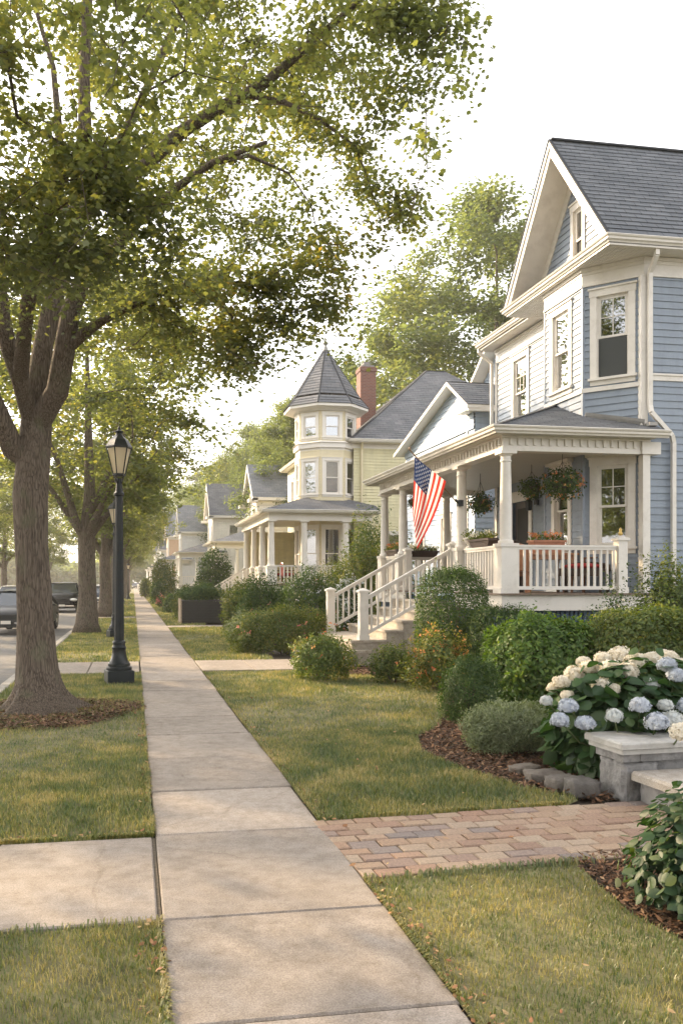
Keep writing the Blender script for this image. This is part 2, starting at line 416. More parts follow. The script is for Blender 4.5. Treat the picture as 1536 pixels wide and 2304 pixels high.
def M_concrete(name,col,dark=.72,speck=True):
    m,N,L,out=nt(name);b=N('BsdfPrincipled',Roughness=.9);b.inputs['Specular IOR Level'].default_value=.25
    tc=N('TexCoord');n1=N('TexNoise',Scale=.9,Detail=8,Roughness=.65);L(tc.outputs['Object'],n1.inputs['Vector'])
    r=ramp(N,[(.3,[x*dark for x in col]),(.5,col),(.72,[min(1,x*1.15) for x in col])]);L(n1.outputs['Fac'],r.inputs['Fac'])
    n2=N('TexNoise',Scale=130,Detail=3,Roughness=.7);L(tc.outputs['Object'],n2.inputs['Vector'])
    r2=ramp(N,[(.32,(.62,.6,.58)),(.5,(1,1,1)),(.68,(1.35,1.33,1.3))]);L(n2.outputs['Fac'],r2.inputs['Fac'])
    mx=N('MixRGB',blend_type='MULTIPLY');mx.inputs['Fac'].default_value=.8;L(r.outputs['Color'],mx.inputs['Color1']);L(r2.outputs['Color'],mx.inputs['Color2'])
    n4=N('TexNoise',Scale=9,Detail=6,Roughness=.75);L(tc.outputs['Object'],n4.inputs['Vector'])
    r4=ramp(N,[(.4,(1,1,1)),(.72,(.60,.56,.50))]);L(n4.outputs['Fac'],r4.inputs['Fac'])
    m4=N('MixRGB',blend_type='MULTIPLY');m4.inputs['Fac'].default_value=.8;L(mx.outputs['Color'],m4.inputs['Color1']);L(r4.outputs['Color'],m4.inputs['Color2'])
    ta=N('Attribute',attribute_name='tone');tr=N('MapRange');tr.inputs[1].default_value=-1;tr.inputs[2].default_value=1;tr.inputs[3].default_value=.84;tr.inputs[4].default_value=1.12;L(ta.outputs['Fac'],tr.inputs[0])
    vc=N('TexVoronoi',Scale=.55);vc.feature='DISTANCE_TO_EDGE';nwp=N('TexNoise',Scale=2.5,Detail=6);L(tc.outputs['Object'],nwp.inputs['Vector']);sc_=N('VectorMath',operation='SCALE');sc_.inputs['Scale'].default_value=.5;L(nwp.outputs['Color'],sc_.inputs[0]);av=N('VectorMath',operation='ADD');L(tc.outputs['Object'],av.inputs[0]);L(sc_.outputs[0],av.inputs[1]);L(av.outputs[0],vc.inputs['Vector'])
    rc=ramp(N,[(0,(.55,.5,.45)),(.004,(.62,.58,.52)),(.008,(1,1,1))]);L(vc.outputs['Distance'],rc.inputs['Fac'])
    ms=N('MixRGB',blend_type='MULTIPLY');ms.inputs['Fac'].default_value=.28;L(m4.outputs['Color'],ms.inputs['Color1']);L(rc.outputs['Color'],ms.inputs['Color2'])
    mt_=N('VectorMath',operation='SCALE');L(ms.outputs['Color'],mt_.inputs[0]);L(tr.outputs[0],mt_.inputs['Scale'])
    L(mt_.outputs[0],b.inputs['Base Color'])
    bp=N('Bump',Strength=.45,Distance=.004);L(n2.outputs['Fac'],bp.inputs['Height'])
    b2=N('Bump',Strength=.3,Distance=.01);L(n4.outputs['Fac'],b2.inputs['Height']);L(bp.outputs[0],b2.inputs['Normal']);L(b2.outputs[0],b.inputs['Normal'])
    L(b.outputs[0],out.inputs[0]);return m
def M_grass(name,patchy=True):
    m,N,L,out=nt(name);at=N('Attribute',attribute_name='rnd');ge=N('NewGeometry')
    nz=N('TexNoise',Scale=1.9,Detail=4,Roughness=.6);L(ge.outputs['Position'],nz.inputs['Vector'])
    mr=N('MapRange');mr.inputs[1].default_value=.33;mr.inputs[2].default_value=.68;L(nz.outputs['Fac'],mr.inputs[0])
    mx=N('Mix');mx.data_type='FLOAT';mx.inputs[0].default_value=.55;L(at.outputs['Fac'],mx.inputs[2]);L(mr.outputs[0],mx.inputs[3])
    r=ramp(N,[(.10,(.060,.098,.036)),(.38,(.115,.155,.050)),(.54,(.20,.21,.070)),(.68,(.33,.29,.11)),(.92,(.46,.38,.19))]);L(mx.outputs[0],r.inputs['Fac'])
    d=N('BsdfDiffuse');t=N('BsdfTranslucent');L(r.outputs['Color'],d.inputs['Color'])
    tm=N('MixRGB',blend_type='MULTIPLY');tm.inputs['Fac'].default_value=1;tm.inputs['Color2'].default_value=(1.3,1.25,.7,1);L(r.outputs['Color'],tm.inputs['Color1']);L(tm.outputs['Color'],t.inputs['Color'])
    m1=N('MixShader');m1.inputs[0].default_value=.35;L(d.outputs[0],m1.inputs[1]);L(t.outputs[0],m1.inputs[2])
    g=N('BsdfGlossy',Roughness=.4);m2=N('MixShader');m2.inputs[0].default_value=.05;L(m1.outputs[0],m2.inputs[1]);L(g.outputs[0],m2.inputs[2])
    L(m2.outputs[0],out.inputs[0]);return m
def M_rnd(name,stops,rough=.85,bump=.4,bscale=60):
    """colour from the per-piece attribute rnd"""
    m,N,L,out=nt(name);b=N('BsdfPrincipled',Roughness=rough);b.inputs['Specular IOR Level'].default_value=.3
    at=N('Attribute',attribute_name='rnd');r=ramp(N,stops);L(at.outputs['Fac'],r.inputs['Fac'])
    tc=N('TexCoord');n2=N('TexNoise',Scale=bscale,Detail=5,Roughness=.7);L(tc.outputs['Object'],n2.inputs['Vector'])
    r2=ramp(N,[(.3,(.7,.7,.7)),(.7,(1.25,1.25,1.25))]);L(n2.outputs['Fac'],r2.inputs['Fac'])
    mx=N('MixRGB',blend_type='MULTIPLY');mx.inputs['Fac'].default_value=1;L(r.outputs['Color'],mx.inputs['Color1']);L(r2.outputs['Color'],mx.inputs['Color2'])
    L(mx.outputs['Color'],b.inputs['Base Color'])
    bp=N('Bump',Strength=bump,Distance=.004);L(n2.outputs['Fac'],bp.inputs['Height']);L(bp.outputs[0],b.inputs['Normal'])
    L(b.outputs[0],out.inputs[0]);return m
def M_brick(name,c0,c1,mortar):
    m,N,L,out=nt(name);b=N('BsdfPrincipled',Roughness=.9)
    tc=N('TexCoord');sx=N('SeparateXYZ');L(tc.outputs['Object'],sx.inputs[0]);ad=N('Math',operation='ADD');L(sx.outputs['X'],ad.inputs[0]);L(sx.outputs['Y'],ad.inputs[1])
    cb=N('CombineXYZ');L(ad.outputs[0],cb.inputs['X']);L(sx.outputs['Z'],cb.inputs['Y'])
    br=N('TexBrick',Scale=1.0);br.inputs['Brick Width'].default_value=.22;br.inputs['Row Height'].default_value=.075;br.inputs['Mortar Size'].default_value=.008
    br.inputs['Color1'].default_value=c4(c0);br.inputs['Color2'].default_value=c4(c1);br.inputs['Mortar'].default_value=c4(mortar);L(cb.outputs[0],br.inputs['Vector'])
    L(br.outputs['Color'],b.inputs['Base Color']);L(b.outputs[0],out.inputs[0]);return m

WHITE=M_basic('white_paint',(.68,.645,.585),.45,.05,4,.15,40,dirt=(.5,.46,.4),dscale=2.2)
WHITE2=M_basic('white_paint_far',(.76,.72,.65),.5,.04,3)
BLUE=M_siding('blue_clapboard',(.24,.282,.335))
BLUEBD=M_basic('blue_boards',(.22,.258,.308),.5,.06,5)
PALEBLUE=M_siding('pale_blue_clapboard',(.42,.50,.60),row=.15)
YELLOW=M_siding('yellow_clapboard',(.66,.61,.38),row=.13)
CREAM=M_siding('cream_clapboard',(.76,.73,.64),row=.14)
IVORY=M_siding('ivory_clapboard',(.80,.77,.70),row=.14)
PEACH=M_siding('peach_clapboard',(.62,.42,.28),row=.16)
GREYW=M_siding('grey_clapboard',(.66,.66,.65),row=.15)
ROOF=M_roof('slate_shingles',(.12,.133,.15),(.165,.178,.196))
ROOF2=M_roof('grey_shingles',(.14,.15,.165),(.20,.205,.215),row=.2,width=.4)
ROOF3=M_roof('light_grey_shingles',(.20,.215,.24),(.26,.27,.29),row=.2,width=.4)
GLASS=M_glass('window_glass')
GLASSD=M_glass('window_glass_dull',refl=.14)
INSIDE=M_basic('dark_room',(.035,.032,.028),.9,.3,2)
SHADE=M_basic('roller_shade',(.50,.45,.34),.8,.1,12)
SCREEN=M_basic('insect_screen',(.045,.05,.048),.8,.1,200)
CEIL=M_basic('porch_ceiling',(.50,.48,.42),.5,.05,3)
DECK=M_basic('deck_boards',(.16,.115,.08),.6,.25,5,.2,30)
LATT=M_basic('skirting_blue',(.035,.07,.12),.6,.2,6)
FOUND=M_basic('foundation_stone',(.22,.21,.20),.9,.3,5,.6,20)
CONC=M_concrete('sidewalk_concrete',(.31,.272,.238),dark=.74)
STEPC=M_concrete('step_concrete',(.42,.38,.32))
KERB=M_concrete('kerb_concrete',(.36,.34,.31))
ASPH=M_concrete('asphalt',(.17,.165,.16),dark=.85)
SOIL=M_basic('soil',(.055,.042,.028),.95,.4,30,.8,60)
LAWNB=M_basic('lawn_earth',(.14,.13,.06),.95,.45,5,.8,90)
MULCHG=M_basic('joint_dirt',(.10,.08,.055),.95,.5,60,.6,80)
GRASSM=M_grass('grass_blades')
BARK=M_bark('maple_bark',(.045,.034,.026),(.20,.16,.125))
BARK2=M_bark('street_tree_bark',(.055,.042,.032),(.20,.165,.13),.8)
PAVER=M_rnd('clay_pavers',[(0,(.18,.155,.145)),(.1,(.24,.19,.165)),(.25,(.25,.165,.12)),(.55,(.30,.215,.15)),(.8,(.33,.26,.195)),(1,(.27,.17,.12))])
MULCH=M_rnd('bark_mulch',[(0,(.045,.028,.018)),(.5,(.12,.062,.035)),(.85,(.22,.12,.065)),(1,(.30,.2,.12))])
DRYLEAF=M_rnd('dry_leaves',[(0,(.20,.09,.04)),(.5,(.32,.17,.08)),(1,(.42,.30,.14))],.7,.2)
STONE=M_basic('granite',(.23,.225,.22),.9,.5,16,1.0,28,dirt=(.10,.095,.08),dscale=4)
STONEC=M_basic('pier_cap',(.42,.41,.385),.75,.2,9,.4,30,dirt=(.2,.19,.16),dscale=5)
BRICKM=M_brick('chimney_brick',(.19,.075,.05),(.14,.055,.04),(.20,.16,.135))
IRON=M_basic('black_iron',(.010,.014,.016),.42,.3,8,.12,50,spec=.32)
LAMPG=None
MAPLE=M_leaf('maple_leaves',[(0,(.078,.105,.055)),(.35,(.100,.132,.066)),(.68,(.130,.160,.070)),(.95,(.175,.175,.06)),(1,(.26,.19,.05))],(2.3,2.0,.75),.55,patch=.4,pscale=.45,gloss=.05,rough=.5)
LIME=M_leaf('street_tree_leaves',[(0,(.085,.115,.055)),(.6,(.135,.165,.072)),(1,(.23,.21,.075))],(2.2,2.0,.8),.5,patch=.5,pscale=.35,gloss=.025)
OAKL=M_leaf('background_leaves',[(0,(.085,.12,.06)),(.6,(.13,.165,.08)),(1,(.20,.21,.09))],(1.9,1.8,.8),.45,patch=.6,pscale=.3,gloss=.02)
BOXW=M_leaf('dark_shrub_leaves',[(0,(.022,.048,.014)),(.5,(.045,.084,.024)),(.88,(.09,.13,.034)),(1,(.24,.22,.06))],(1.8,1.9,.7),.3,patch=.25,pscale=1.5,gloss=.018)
GREENS=M_leaf('bright_shrub_leaves',[(0,(.045,.09,.02)),(.5,(.085,.155,.032)),(1,(.18,.23,.05))],(1.9,1.8,.5),.35,patch=.3,pscale=1.2,gloss=.018)
OLIVES=M_leaf('olive_shrub_leaves',[(0,(.045,.078,.020)),(.5,(.09,.13,.034)),(1,(.24,.23,.06))],(1.9,1.7,.6),.35,patch=.4,pscale=1.0,gloss=.018)
SILVER=M_leaf('silver_shrub_leaves',[(0,(.10,.13,.07)),(.5,(.19,.22,.12)),(1,(.32,.34,.20))],(1.5,1.6,.9),.3,patch=.3,pscale=2)
BROADL=M_leaf('broad_leaves',[(0,(.022,.055,.022)),(.6,(.042,.088,.032)),(1,(.09,.13,.05))],(1.9,1.9,.6),.3,rough=.42,gloss=.02,patch=.2)
FLAME=M_leaf('autumn_shrub_leaves',[(0,(.055,.095,.025)),(.4,(.11,.155,.035)),(.66,(.26,.24,.05)),(.86,(.46,.22,.06)),(1,(.50,.10,.07))],(1.6,1.4,.6),.35,patch=.5,pscale=2)
GOLD=M_leaf('gold_shrub_leaves',[(0,(.055,.095,.025)),(.6,(.13,.18,.04)),(1,(.50,.40,.07))],(1.6,1.5,.6),.35,patch=.5,pscale=2)
TWIG=M_basic('twigs',(.10,.075,.05),.9,.2,20)

# ---------- camera, sun, sky ----------
cam=bpy.data.cameras.new('camera');co=bpy.data.objects.new('camera',cam);link(co)
co.location=(0,0,CAMH);co.rotation_euler=(rad(90),0,-YAW)
cam.sensor_fit='VERTICAL';cam.sensor_height=36;cam.sensor_width=24;cam.lens=F/2304*36
cam.shift_y=(HZ-1152)/2304;cam.shift_x=(768-CX)/2304
cam.clip_end=3000;cam.clip_start=.05
scene.camera=co
SUN_AZ=rad(42)     # left of the street direction (+Y)
SUN_EL=rad(25)
sun=bpy.data.lights.new('sun','SUN');sun.energy=SUN_E;sun.angle=rad(.6);sun.color=(1.0,.75,.46)
so=bpy.data.objects.new('sun',sun);link(so)
sd=Vector((-math.sin(SUN_AZ)*math.cos(SUN_EL),math.cos(SUN_AZ)*math.cos(SUN_EL),math.sin(SUN_EL)))
so.rotation_euler=sd.to_track_quat('Z','Y').to_euler();so.location=(-20,20,20)
w=bpy.data.worlds.new('World');scene.world=w;w.use_nodes=True;t=w.node_tree;t.nodes.clear()
wo=t.nodes.new('ShaderNodeOutputWorld');bg=t.nodes.new('ShaderNodeBackground');sk=t.nodes.new('ShaderNodeTexSky')
sk.sky_type='NISHITA';sk.sun_disc=False;sk.sun_elevation=SUN_EL;sk.sun_rotation=-SUN_AZ
sk.altitude=0;sk.air_density=1.0;sk.dust_density=4.0;sk.ozone_density=1.0
hs=t.nodes.new('ShaderNodeHueSaturation');hs.inputs['Saturation'].default_value=.42
t.links.new(sk.outputs[0],hs.inputs['Color'])
mxw=t.nodes.new('ShaderNodeMixRGB');mxw.inputs['Fac'].default_value=.40;mxw.inputs['Color2'].default_value=(6.2,5.8,5.55,1)   # thin high overcast
t.links.new(hs.outputs[0],mxw.inputs['Color1']);t.links.new(mxw.outputs[0],bg.inputs[0])
bg.inputs[1].default_value=SKY_S;t.links.new(bg.outputs[0],wo.inputs[0])
scene.view_settings.view_transform='Standard';scene.view_settings.look='None';scene.view_settings.gamma=1
scene.view_settings.exposure=EXPO
scene.cycles.max_bounces=8;scene.cycles.diffuse_bounces=4;scene.cycles.glossy_bounces=3;scene.cycles.transmission_bounces=5
scene.cycles.transparent_max_bounces=12;scene.cycles.volume_bounces=1
scene.cycles.use_denoising=True
scene.cycles.sample_clamp_indirect=6.0

# ---------- haze ----------
def haze():
    m,N,L,out=nt('haze_air');v=N('VolumePrincipled');v.inputs['Color'].default_value=(1.0,.97,.92,1);v.inputs['Density'].default_value=HAZE;v.inputs['Anisotropy'].default_value=.35
    L(v.outputs[0],out.inputs['Volume']);mb=MB();mb.box((-255,-40,-1.2),(255,425,34));o=mb.build('haze',m);tag(o,'thin golden morning haze over the street','haze',kind='stuff')
if HAZE>0: haze()
# ---------- ground sheets ----------
def sheet(name,pts,z,mat,kind='structure'):
    mb=MB();mb.face([(p[0],p[1],z) for p in pts]);o=mb.build(name,mat);return tag(o,kind=kind)
X0,X1=.135,1.22       # sidewalk edges
KX=-1.90              # kerb line
WALKS_L=[(4.03,5.37),(15.2,17.3),(38.5,40.0),(62,63.5),(88,90)]     # paths crossing the tree lawn
ground=sheet('ground',[(-250,-35),(250,-35),(250,420),(-250,420)],-.16,SOIL)
tag(sheet('street',[(-9.6,-30),(KX-.16,-30),(KX-.16,400),(-9.6,400)],-.13,ASPH),kind='structure')
# slabs of the sidewalk
mb=MB();rs=random.Random(3)
joints=[-2.2,-.9,.5,1.8,3.05,4.03,5.40,6.53,7.75,8.92,10.07,11.28,12.55,13.85,15.2,16.2,17.3]
while joints[-1]<230: joints.append(joints[-1]+1.27)
for a,b in zip(joints,joints[1:]):
    g=.007;dz=rs.uniform(-.004,.004);tl=rs.uniform(-.003,.003)
    x0,x1=X0+rs.uniform(-.01,.01),X1+rs.uniform(-.01,.01);bv=.009
    lo=[(x0,a+g),(x1,a+g),(x1,b-g),(x0,b-g)]
    tp=[(x0+bv,a+g+bv),(x1-bv,a+g+bv),(x1-bv,b-g-bv),(x0+bv,b-g-bv)]
    A=[(x,y,-.1) for x,y in lo];B=[(x,y,dz-.008+tl*(y-a)) for x,y in lo];C=[(x,y,dz+tl*(y-a)) for x,y in tp]
    for k in range(4):
        j=(k+1)%4;mb.face([A[k],A[j],B[j],B[k]]);mb.face([B[k],B[j],C[j],C[k]])
    mb.face(C)
sw=mb.build('sidewalk',CONC);ca=sw.data.attributes.new('tone','FLOAT','POINT');vv=[];rt=random.Random(8)
for _ in range(len(joints)-1): vv+=[rt.uniform(-1,1)]*36
ca.data.foreach_set('value',(vv+[0]*len(sw.data.vertices))[:len(sw.data.vertices)]);tag(sw,kind='structure')
def slabs(name,x0,x1,y0,y1,n,mat=CONC,z=0.0,skew=0.0):
    mb=MB();w_=(x1-x0)/n
    for k in range(n):
        a,b=x0+k*w_+.008,x0+(k+1)*w_-.008
        mb.bevbox((a,y0+.01,-.1),(b,y1-.01,z+rs.uniform(-.003,.003)),.008)
    return tag(mb.build(name,mat),kind='structure')
for k,(a,b) in enumerate(WALKS_L):
    slabs('crossing_path',KX+.17,X0-.012,a,b,2 if k==0 else 2)
slabs('entrance_path',X1+.012,4.15,15.3,17.3,3)
slabs('entrance_path',X1+.012,4.6,30.2,31.4,3)
sheet('path_joint',[(X0-.02,4.03),(X0,4.03),(X0,5.37),(X0-.02,5.37)],-.012,MULCHG)
# kerb stones
mb=MB();y=-20.0
while y<230:
    L_=2.4;mb.bevbox((KX-.15,y+.006,-.2),(KX+.02,y+L_-.006,.012+rs.uniform(-.006,.006)),.02);y+=L_
tag(mb.build('kerb',KERB),kind='structure')
mb=MB();mb.bevbox((-9.75,-20,-.2),(-9.6,300,.0),.02);tag(mb.build('far_kerb',KERB),kind='structure')
# soil under the joints and the beds
sheet('soil_bed',[(KX,-20),(60,-20),(60,400),(KX,400)],-.045,SOIL)
sheet('verge',[(-80,-20),(-9.75,-20),(-9.75,400),(-80,400)],-.02,LAWNB)

# ---------- lawns ----------
def P2(*pts): return [tuple(G(px,py)[:2]) for px,py in pts]
bedA=P2((1285,1925),(1345,1985),(1420,2050),(1536,2110))     # bed edge in the near lawn
bedB=P2((985,1535),(1005,1590),(990,1630),(940,1655),(950,1690),(1060,1735),(1180,1770),(1290,1790))
LAWNS={
 'left_front':[(KX+.025,-1),(X0-.008,-1),(X0-.008,4.025),(KX+.025,4.025)],
 'left_mid':[(KX+.025,5.38),(X0-.008,5.38),(X0-.008,15.17),(KX+.025,15.17)],
 'left_c':[(KX+.025,17.33),(X0-.008,17.33),(X0-.008,38.45),(KX+.025,38.45)],
 'left_d':[(KX+.025,40.05),(X0-.008,40.05),(X0-.008,61.9),(KX+.025,61.9)],
 'left_e':[(KX+.025,63.6),(X0-.008,63.6),(X0-.008,87.9),(KX+.025,87.9)],
 'left_f':[(KX+.025,90.1),(X0-.008,90.1),(X0-.008,220),(KX+.025,220)],
 'near':[(X1+.008,-1),(5,-1),(4.4,2.0)]+[tuple(p) for p in bedA[::-1]]+[(X1+.008,4.40)],
 'main':[(X1+.008,5.548),(3.05,5.548+.0454*1.82)]+[tuple(G(1300,1797)[:2])]+[tuple(p) for p in bedB[::-1]]+[tuple(G(830,1518)[:2]),tuple(G(700,1514)[:2]),(3.4,15.15),(X1+.008,15.15)],
 'right_c':[(X1+.008,17.35),(2.9,17.35),(3.0,20),(2.9,24),(3.3,30.15),(X1+.008,30.15)],
 'right_d':[(X1+.008,31.45),(2.7,31.45),(2.9,42),(2.7,55),(3.2,75),(X1+.008,75)],
 'right_e':[(X1+.008,75),(3.2,75),(3.4,220),(X1+.008,220)],
}
sheet('side_lawn',[(5.9,-20),(60,-20),(60,13.6),(7.3,13.6),(7.1,6),(5.9,5)],-.03,LAWNB)
sheet('back_lawn',[(4.6,21.5),(60,21.5),(60,200),(4.6,200)],-.03,LAWNB)
for k,poly in LAWNS.items():
    sheet('lawn',poly,-.012,LAWNB)
def shrinkmask(x,y,poly,e):
    return inpoly(x-e,y,poly)&inpoly(x+e,y,poly)&inpoly(x,y-e,poly)&inpoly(x,y+e,poly)
def blades(x,y,h,wd,r,simple=False):
    n=len(x);a=r.uniform(0,2*np.pi,n);ln=r.uniform(.1,.75,n)*h;dx,dy=np.cos(a),np.sin(a)
    b=a+r.uniform(-1.2,1.2,n);sx,sy=-np.sin(b)*wd/2,np.cos(b)*wd/2
    z0=np.full(n,-.012)
    if simple:
        V=np.stack([np.stack([x-sx,y-sy,z0],1),np.stack([x+sx,y+sy,z0],1),np.stack([x+dx*ln,y+dy*ln,z0+h],1)],1)
        Fc=np.array([[0,1,2]])
    else:
        V=np.stack([np.stack([x-sx,y-sy,z0],1),np.stack([x+sx,y+sy,z0],1),
            np.stack([x+sx*.8+dx*ln*.35,y+sy*.8+dy*ln*.35,z0+h*.62],1),np.stack([x-sx*.8+dx*ln*.35,y-sy*.8+dy*ln*.35,z0+h*.62],1),
            np.stack([x+dx*ln,y+dy*ln,z0+h*.95],1)],1)
        Fc=np.array([[0,1,2],[0,2,3],[3,2,4]])
    k=V.shape[1]
    return V.reshape(-1,3),(Fc[None]+np.arange(n)[:,None,None]*k).reshape(-1,3),np.repeat(r.random(n),k)
def fbm(x,y,s=1.0,seed=0):
    r_=np.random.default_rng(seed);o=np.zeros_like(x);amp=1
    for k in range(4):
        for q in range(3):
            a=r_.uniform(0,6.28);f=s*2**k*r_.uniform(.8,1.3);o+=amp*np.sin((x*np.cos(a)+y*np.sin(a))*f+r_.uniform(0,6.28))
        amp*=.6
    return o/3.0
for key,poly in LAWNS.items():
    xs=[p[0] for p in poly];ys=[p[1] for p in poly];parts=[]
    xa,xb,ya,yb=min(xs),max(xs),max(min(ys),1.5),max(ys)
    for (ra,rb,dens,h0,w0,simple) in ((1.5,5.5,10000,.033,.0036,False),(5.5,9,6000,.038,.0055,False),(9,16,2400,.048,.009,True),(16,30,900,.055,.018,True),(30,60,260,.065,.04,True),(60,120,60,.07,.1,True)):
        y0,y1=max(ya,ra),min(yb,rb)
        if y1<=y0: continue
        xb2=min(xb,1.6+y1*.75);n=int((xb2-xa)*(y1-y0)*dens*GRASSK)
        if n<=0: continue
        x=rng.uniform(xa,xb2,n);y=rng.uniform(y0,y1,n)
        e=.004 if ra<16 else .02
        k=shrinkmask(x,y,poly,e)&(x<1.2+y*.72)
        # thinner, worn growth in patches
        tf=fbm(x,y,1.1,5);k&=(rng.random(n)<np.clip(.8+.35*tf,.35,1));x,y,tf=x[k],y[k],tf[k]
        h=h0*rng.uniform(.5,1.25,len(x))*np.clip(1+.28*tf,.55,1.5)
        # shaggier fringe along the paving edges
        V,Fc,a=blades(x,y,h,w0*rng.uniform(.7,1.3,len(x)),rng,simple)
        parts.append((V,Fc,a))
    if not parts: continue
    V,Fc,a=join_arrays(parts)
    o=put('grass',fast_mesh('grass',V,Fc,GRASSM,{'rnd':a}))
    tag(o,'short patchy green and straw coloured lawn grass','grass',kind='stuff')
def fringe(segs,side_h=.045):
    parts=[]
    for (xa,ya,xb,yb,nx,ny,dens) in segs:
        L_=math.hypot(xb-xa,yb-ya);n=int(L_*dens);t=rng.random(n);x=xa+(xb-xa)*t;y=ya+(yb-ya)*t
        tf=fbm(x*3,y*3,1.5,9);k=rng.random(n)<np.clip(.45+.5*tf,.08,1);x,y,tf=x[k],y[k],tf[k];n=len(x)
        o=rng.normal(0,.012,n);x=x-nx*(.012+np.abs(o));y=y-ny*(.012+np.abs(o))
        h=rng.uniform(.018,.04,n);wd=rng.uniform(.003,.006,n)*(1+.04*y);a=np.arctan2(ny,nx)+rng.normal(0,.7,n);ln=h*rng.uniform(.6,1.5,n)
        sx,sy=-np.sin(a)*wd/2,np.cos(a)*wd/2;dx,dy=np.cos(a),np.sin(a);z0=np.full(n,-.012)
        V=np.stack([np.stack([x-sx,y-sy,z0],1),np.stack([x+sx,y+sy,z0],1),np.stack([x+sx+dx*ln*.45,y+sy+dy*ln*.45,h*.8],1),np.stack([x-sx+dx*ln*.45,y-sy+dy*ln*.45,h*.8],1),np.stack([x+dx*ln,y+dy*ln,np.maximum(h*.55,.008)],1)],1)
        Fc=np.array([[0,1,2],[0,2,3],[3,2,4]]);parts.append((V.reshape(-1,3),(Fc[None]+np.arange(n)[:,None,None]*5).reshape(-1,3),np.repeat(np.clip(rng.random(n)*.75+.25,0,1),5)))
    V,Fc,a=join_arrays(parts);tag(put('grass',fast_mesh('grass',V,Fc,GRASSM,{'rnd':a})),'ragged grass fringe growing over the paving edges','grass',kind='stuff')
fringe([(X1,1.5,X1,4.4,-1,0,900),(X1,5.55,X1,15.1,-1,0,500),(X0,1.5,X0,4.03,1,0,900),(X0,5.4,X0,15.2,1,0,550),(KX+.1,4.03,X0,4.03,0,1,260),(KX+.1,5.38,X0,5.38,0,-1,700),(X1,4.42,2.75,4.50,0,1,380),(X1,5.56,3.1,5.64,0,-1,450),(X1,17.3,X1,30,-1,0,260),(X0,17.3,X0,38,1,0,260),(X0,40,X0,62,1,0,120),(X1,31.4,X1,60,-1,0,120)])
# ---------- mulch, fallen leaves ----------
def scatter_chips(name,poly,dens,size,mat,label,cat,zbase=-.03,hmound=0.05,seed=1,leaf=False):
    r=np.random.default_rng(seed);xs=[p[0] for p in poly];ys=[p[1] for p in poly]
    n=int((max(xs)-min(xs))*(max(ys)-min(ys))*dens);x=r.uniform(min(xs),max(xs),n);y=r.uniform(min(ys),max(ys),n)
    k=inpoly(x,y,poly);x,y=x[k],y[k];n=len(x)
    z=zbase+r.uniform(0,hmound,n);P=np.stack([x,y,z],1)
    nr=np.stack([r.normal(0,.45,n),r.normal(0,.45,n),np.ones(n)],1);tp=r.normal(0,1,(n,3));tp[:,2]*=.2
    V,Fc,a=leaf_arrays('oval' if leaf else 'narrow',P,nr,tp,size*r.uniform(.5,1.4,n),r)
    return tag(put(name,fast_mesh(name,V,Fc,mat,{'rnd':a})),label,cat,kind='stuff')
bedpolyB=[tuple(p) for p in bedB]+[tuple(G(1340,1800)[:2]),(5.2,6.2),(7.0,9.0),(7.0,13.4),(5.5,15.2),(3.6,15.4),tuple(G(700,1514)[:2]),tuple(G(830,1518)[:2])]
bedpolyA=[tuple(p) for p in bedA]+[(4.6,2.2),(5.6,4.4),tuple(G(1400,1912)[:2])]
scatter_chips('mulch',bedpolyB,2600,.05,MULCH,'brown bark mulch covering the shrub bed beside the lawn','mulch',seed=2)
scatter_chips('mulch',bedpolyA,3800,.045,MULCH,'dark bark mulch under the broad leaved plant in the corner','mulch',seed=3)
tx,ty=-1.17,10.86
scatter_chips('mulch',[(tx+1.25*math.cos(a)*(1+.15*math.sin(3*a)) if True else 0,ty-.15+1.2*math.sin(a)) for a in np.linspace(0,6.28,26)[:-1]],2600,.055,MULCH,'brown mulch ring round the foot of the nearest maple','mulch',zbase=-.005,hmound=.035,seed=4)
# dry leaves collecting along the sidewalk edges
def litter(x0,x1,y0,y1,dens,seed,sz=.035):
    return scatter_chips('fallen_leaves',[(x0,y0),(x1,y0),(x1,y1),(x0,y1)],dens,sz,DRYLEAF,'dry brown leaf litter along the edge of the sidewalk','leaves',zbase=-.004,hmound=.03,seed=seed,leaf=True)
litter(X1-.01,X1+.12,1.6,4.45,520,11,.026);litter(X0-.12,X0+.01,1.6,4.0,420,12,.026);litter(X0-.1,X0+.02,5.4,12,160,13,.03)
litter(X1,X1+.1,5.5,12,150,14,.03);litter(-1.7,X0-.05,5.38,5.5,260,15,.03)
scatter_chips('fallen_leaves',[(X1,1.7),(3.6,2.2),(3.6,14.5),(X1,14.9)],5,.035,DRYLEAF,'few dry leaves strewn over the lawn between sidewalk and shrubs','leaves',zbase=.01,hmound=.02,seed=16,leaf=True)
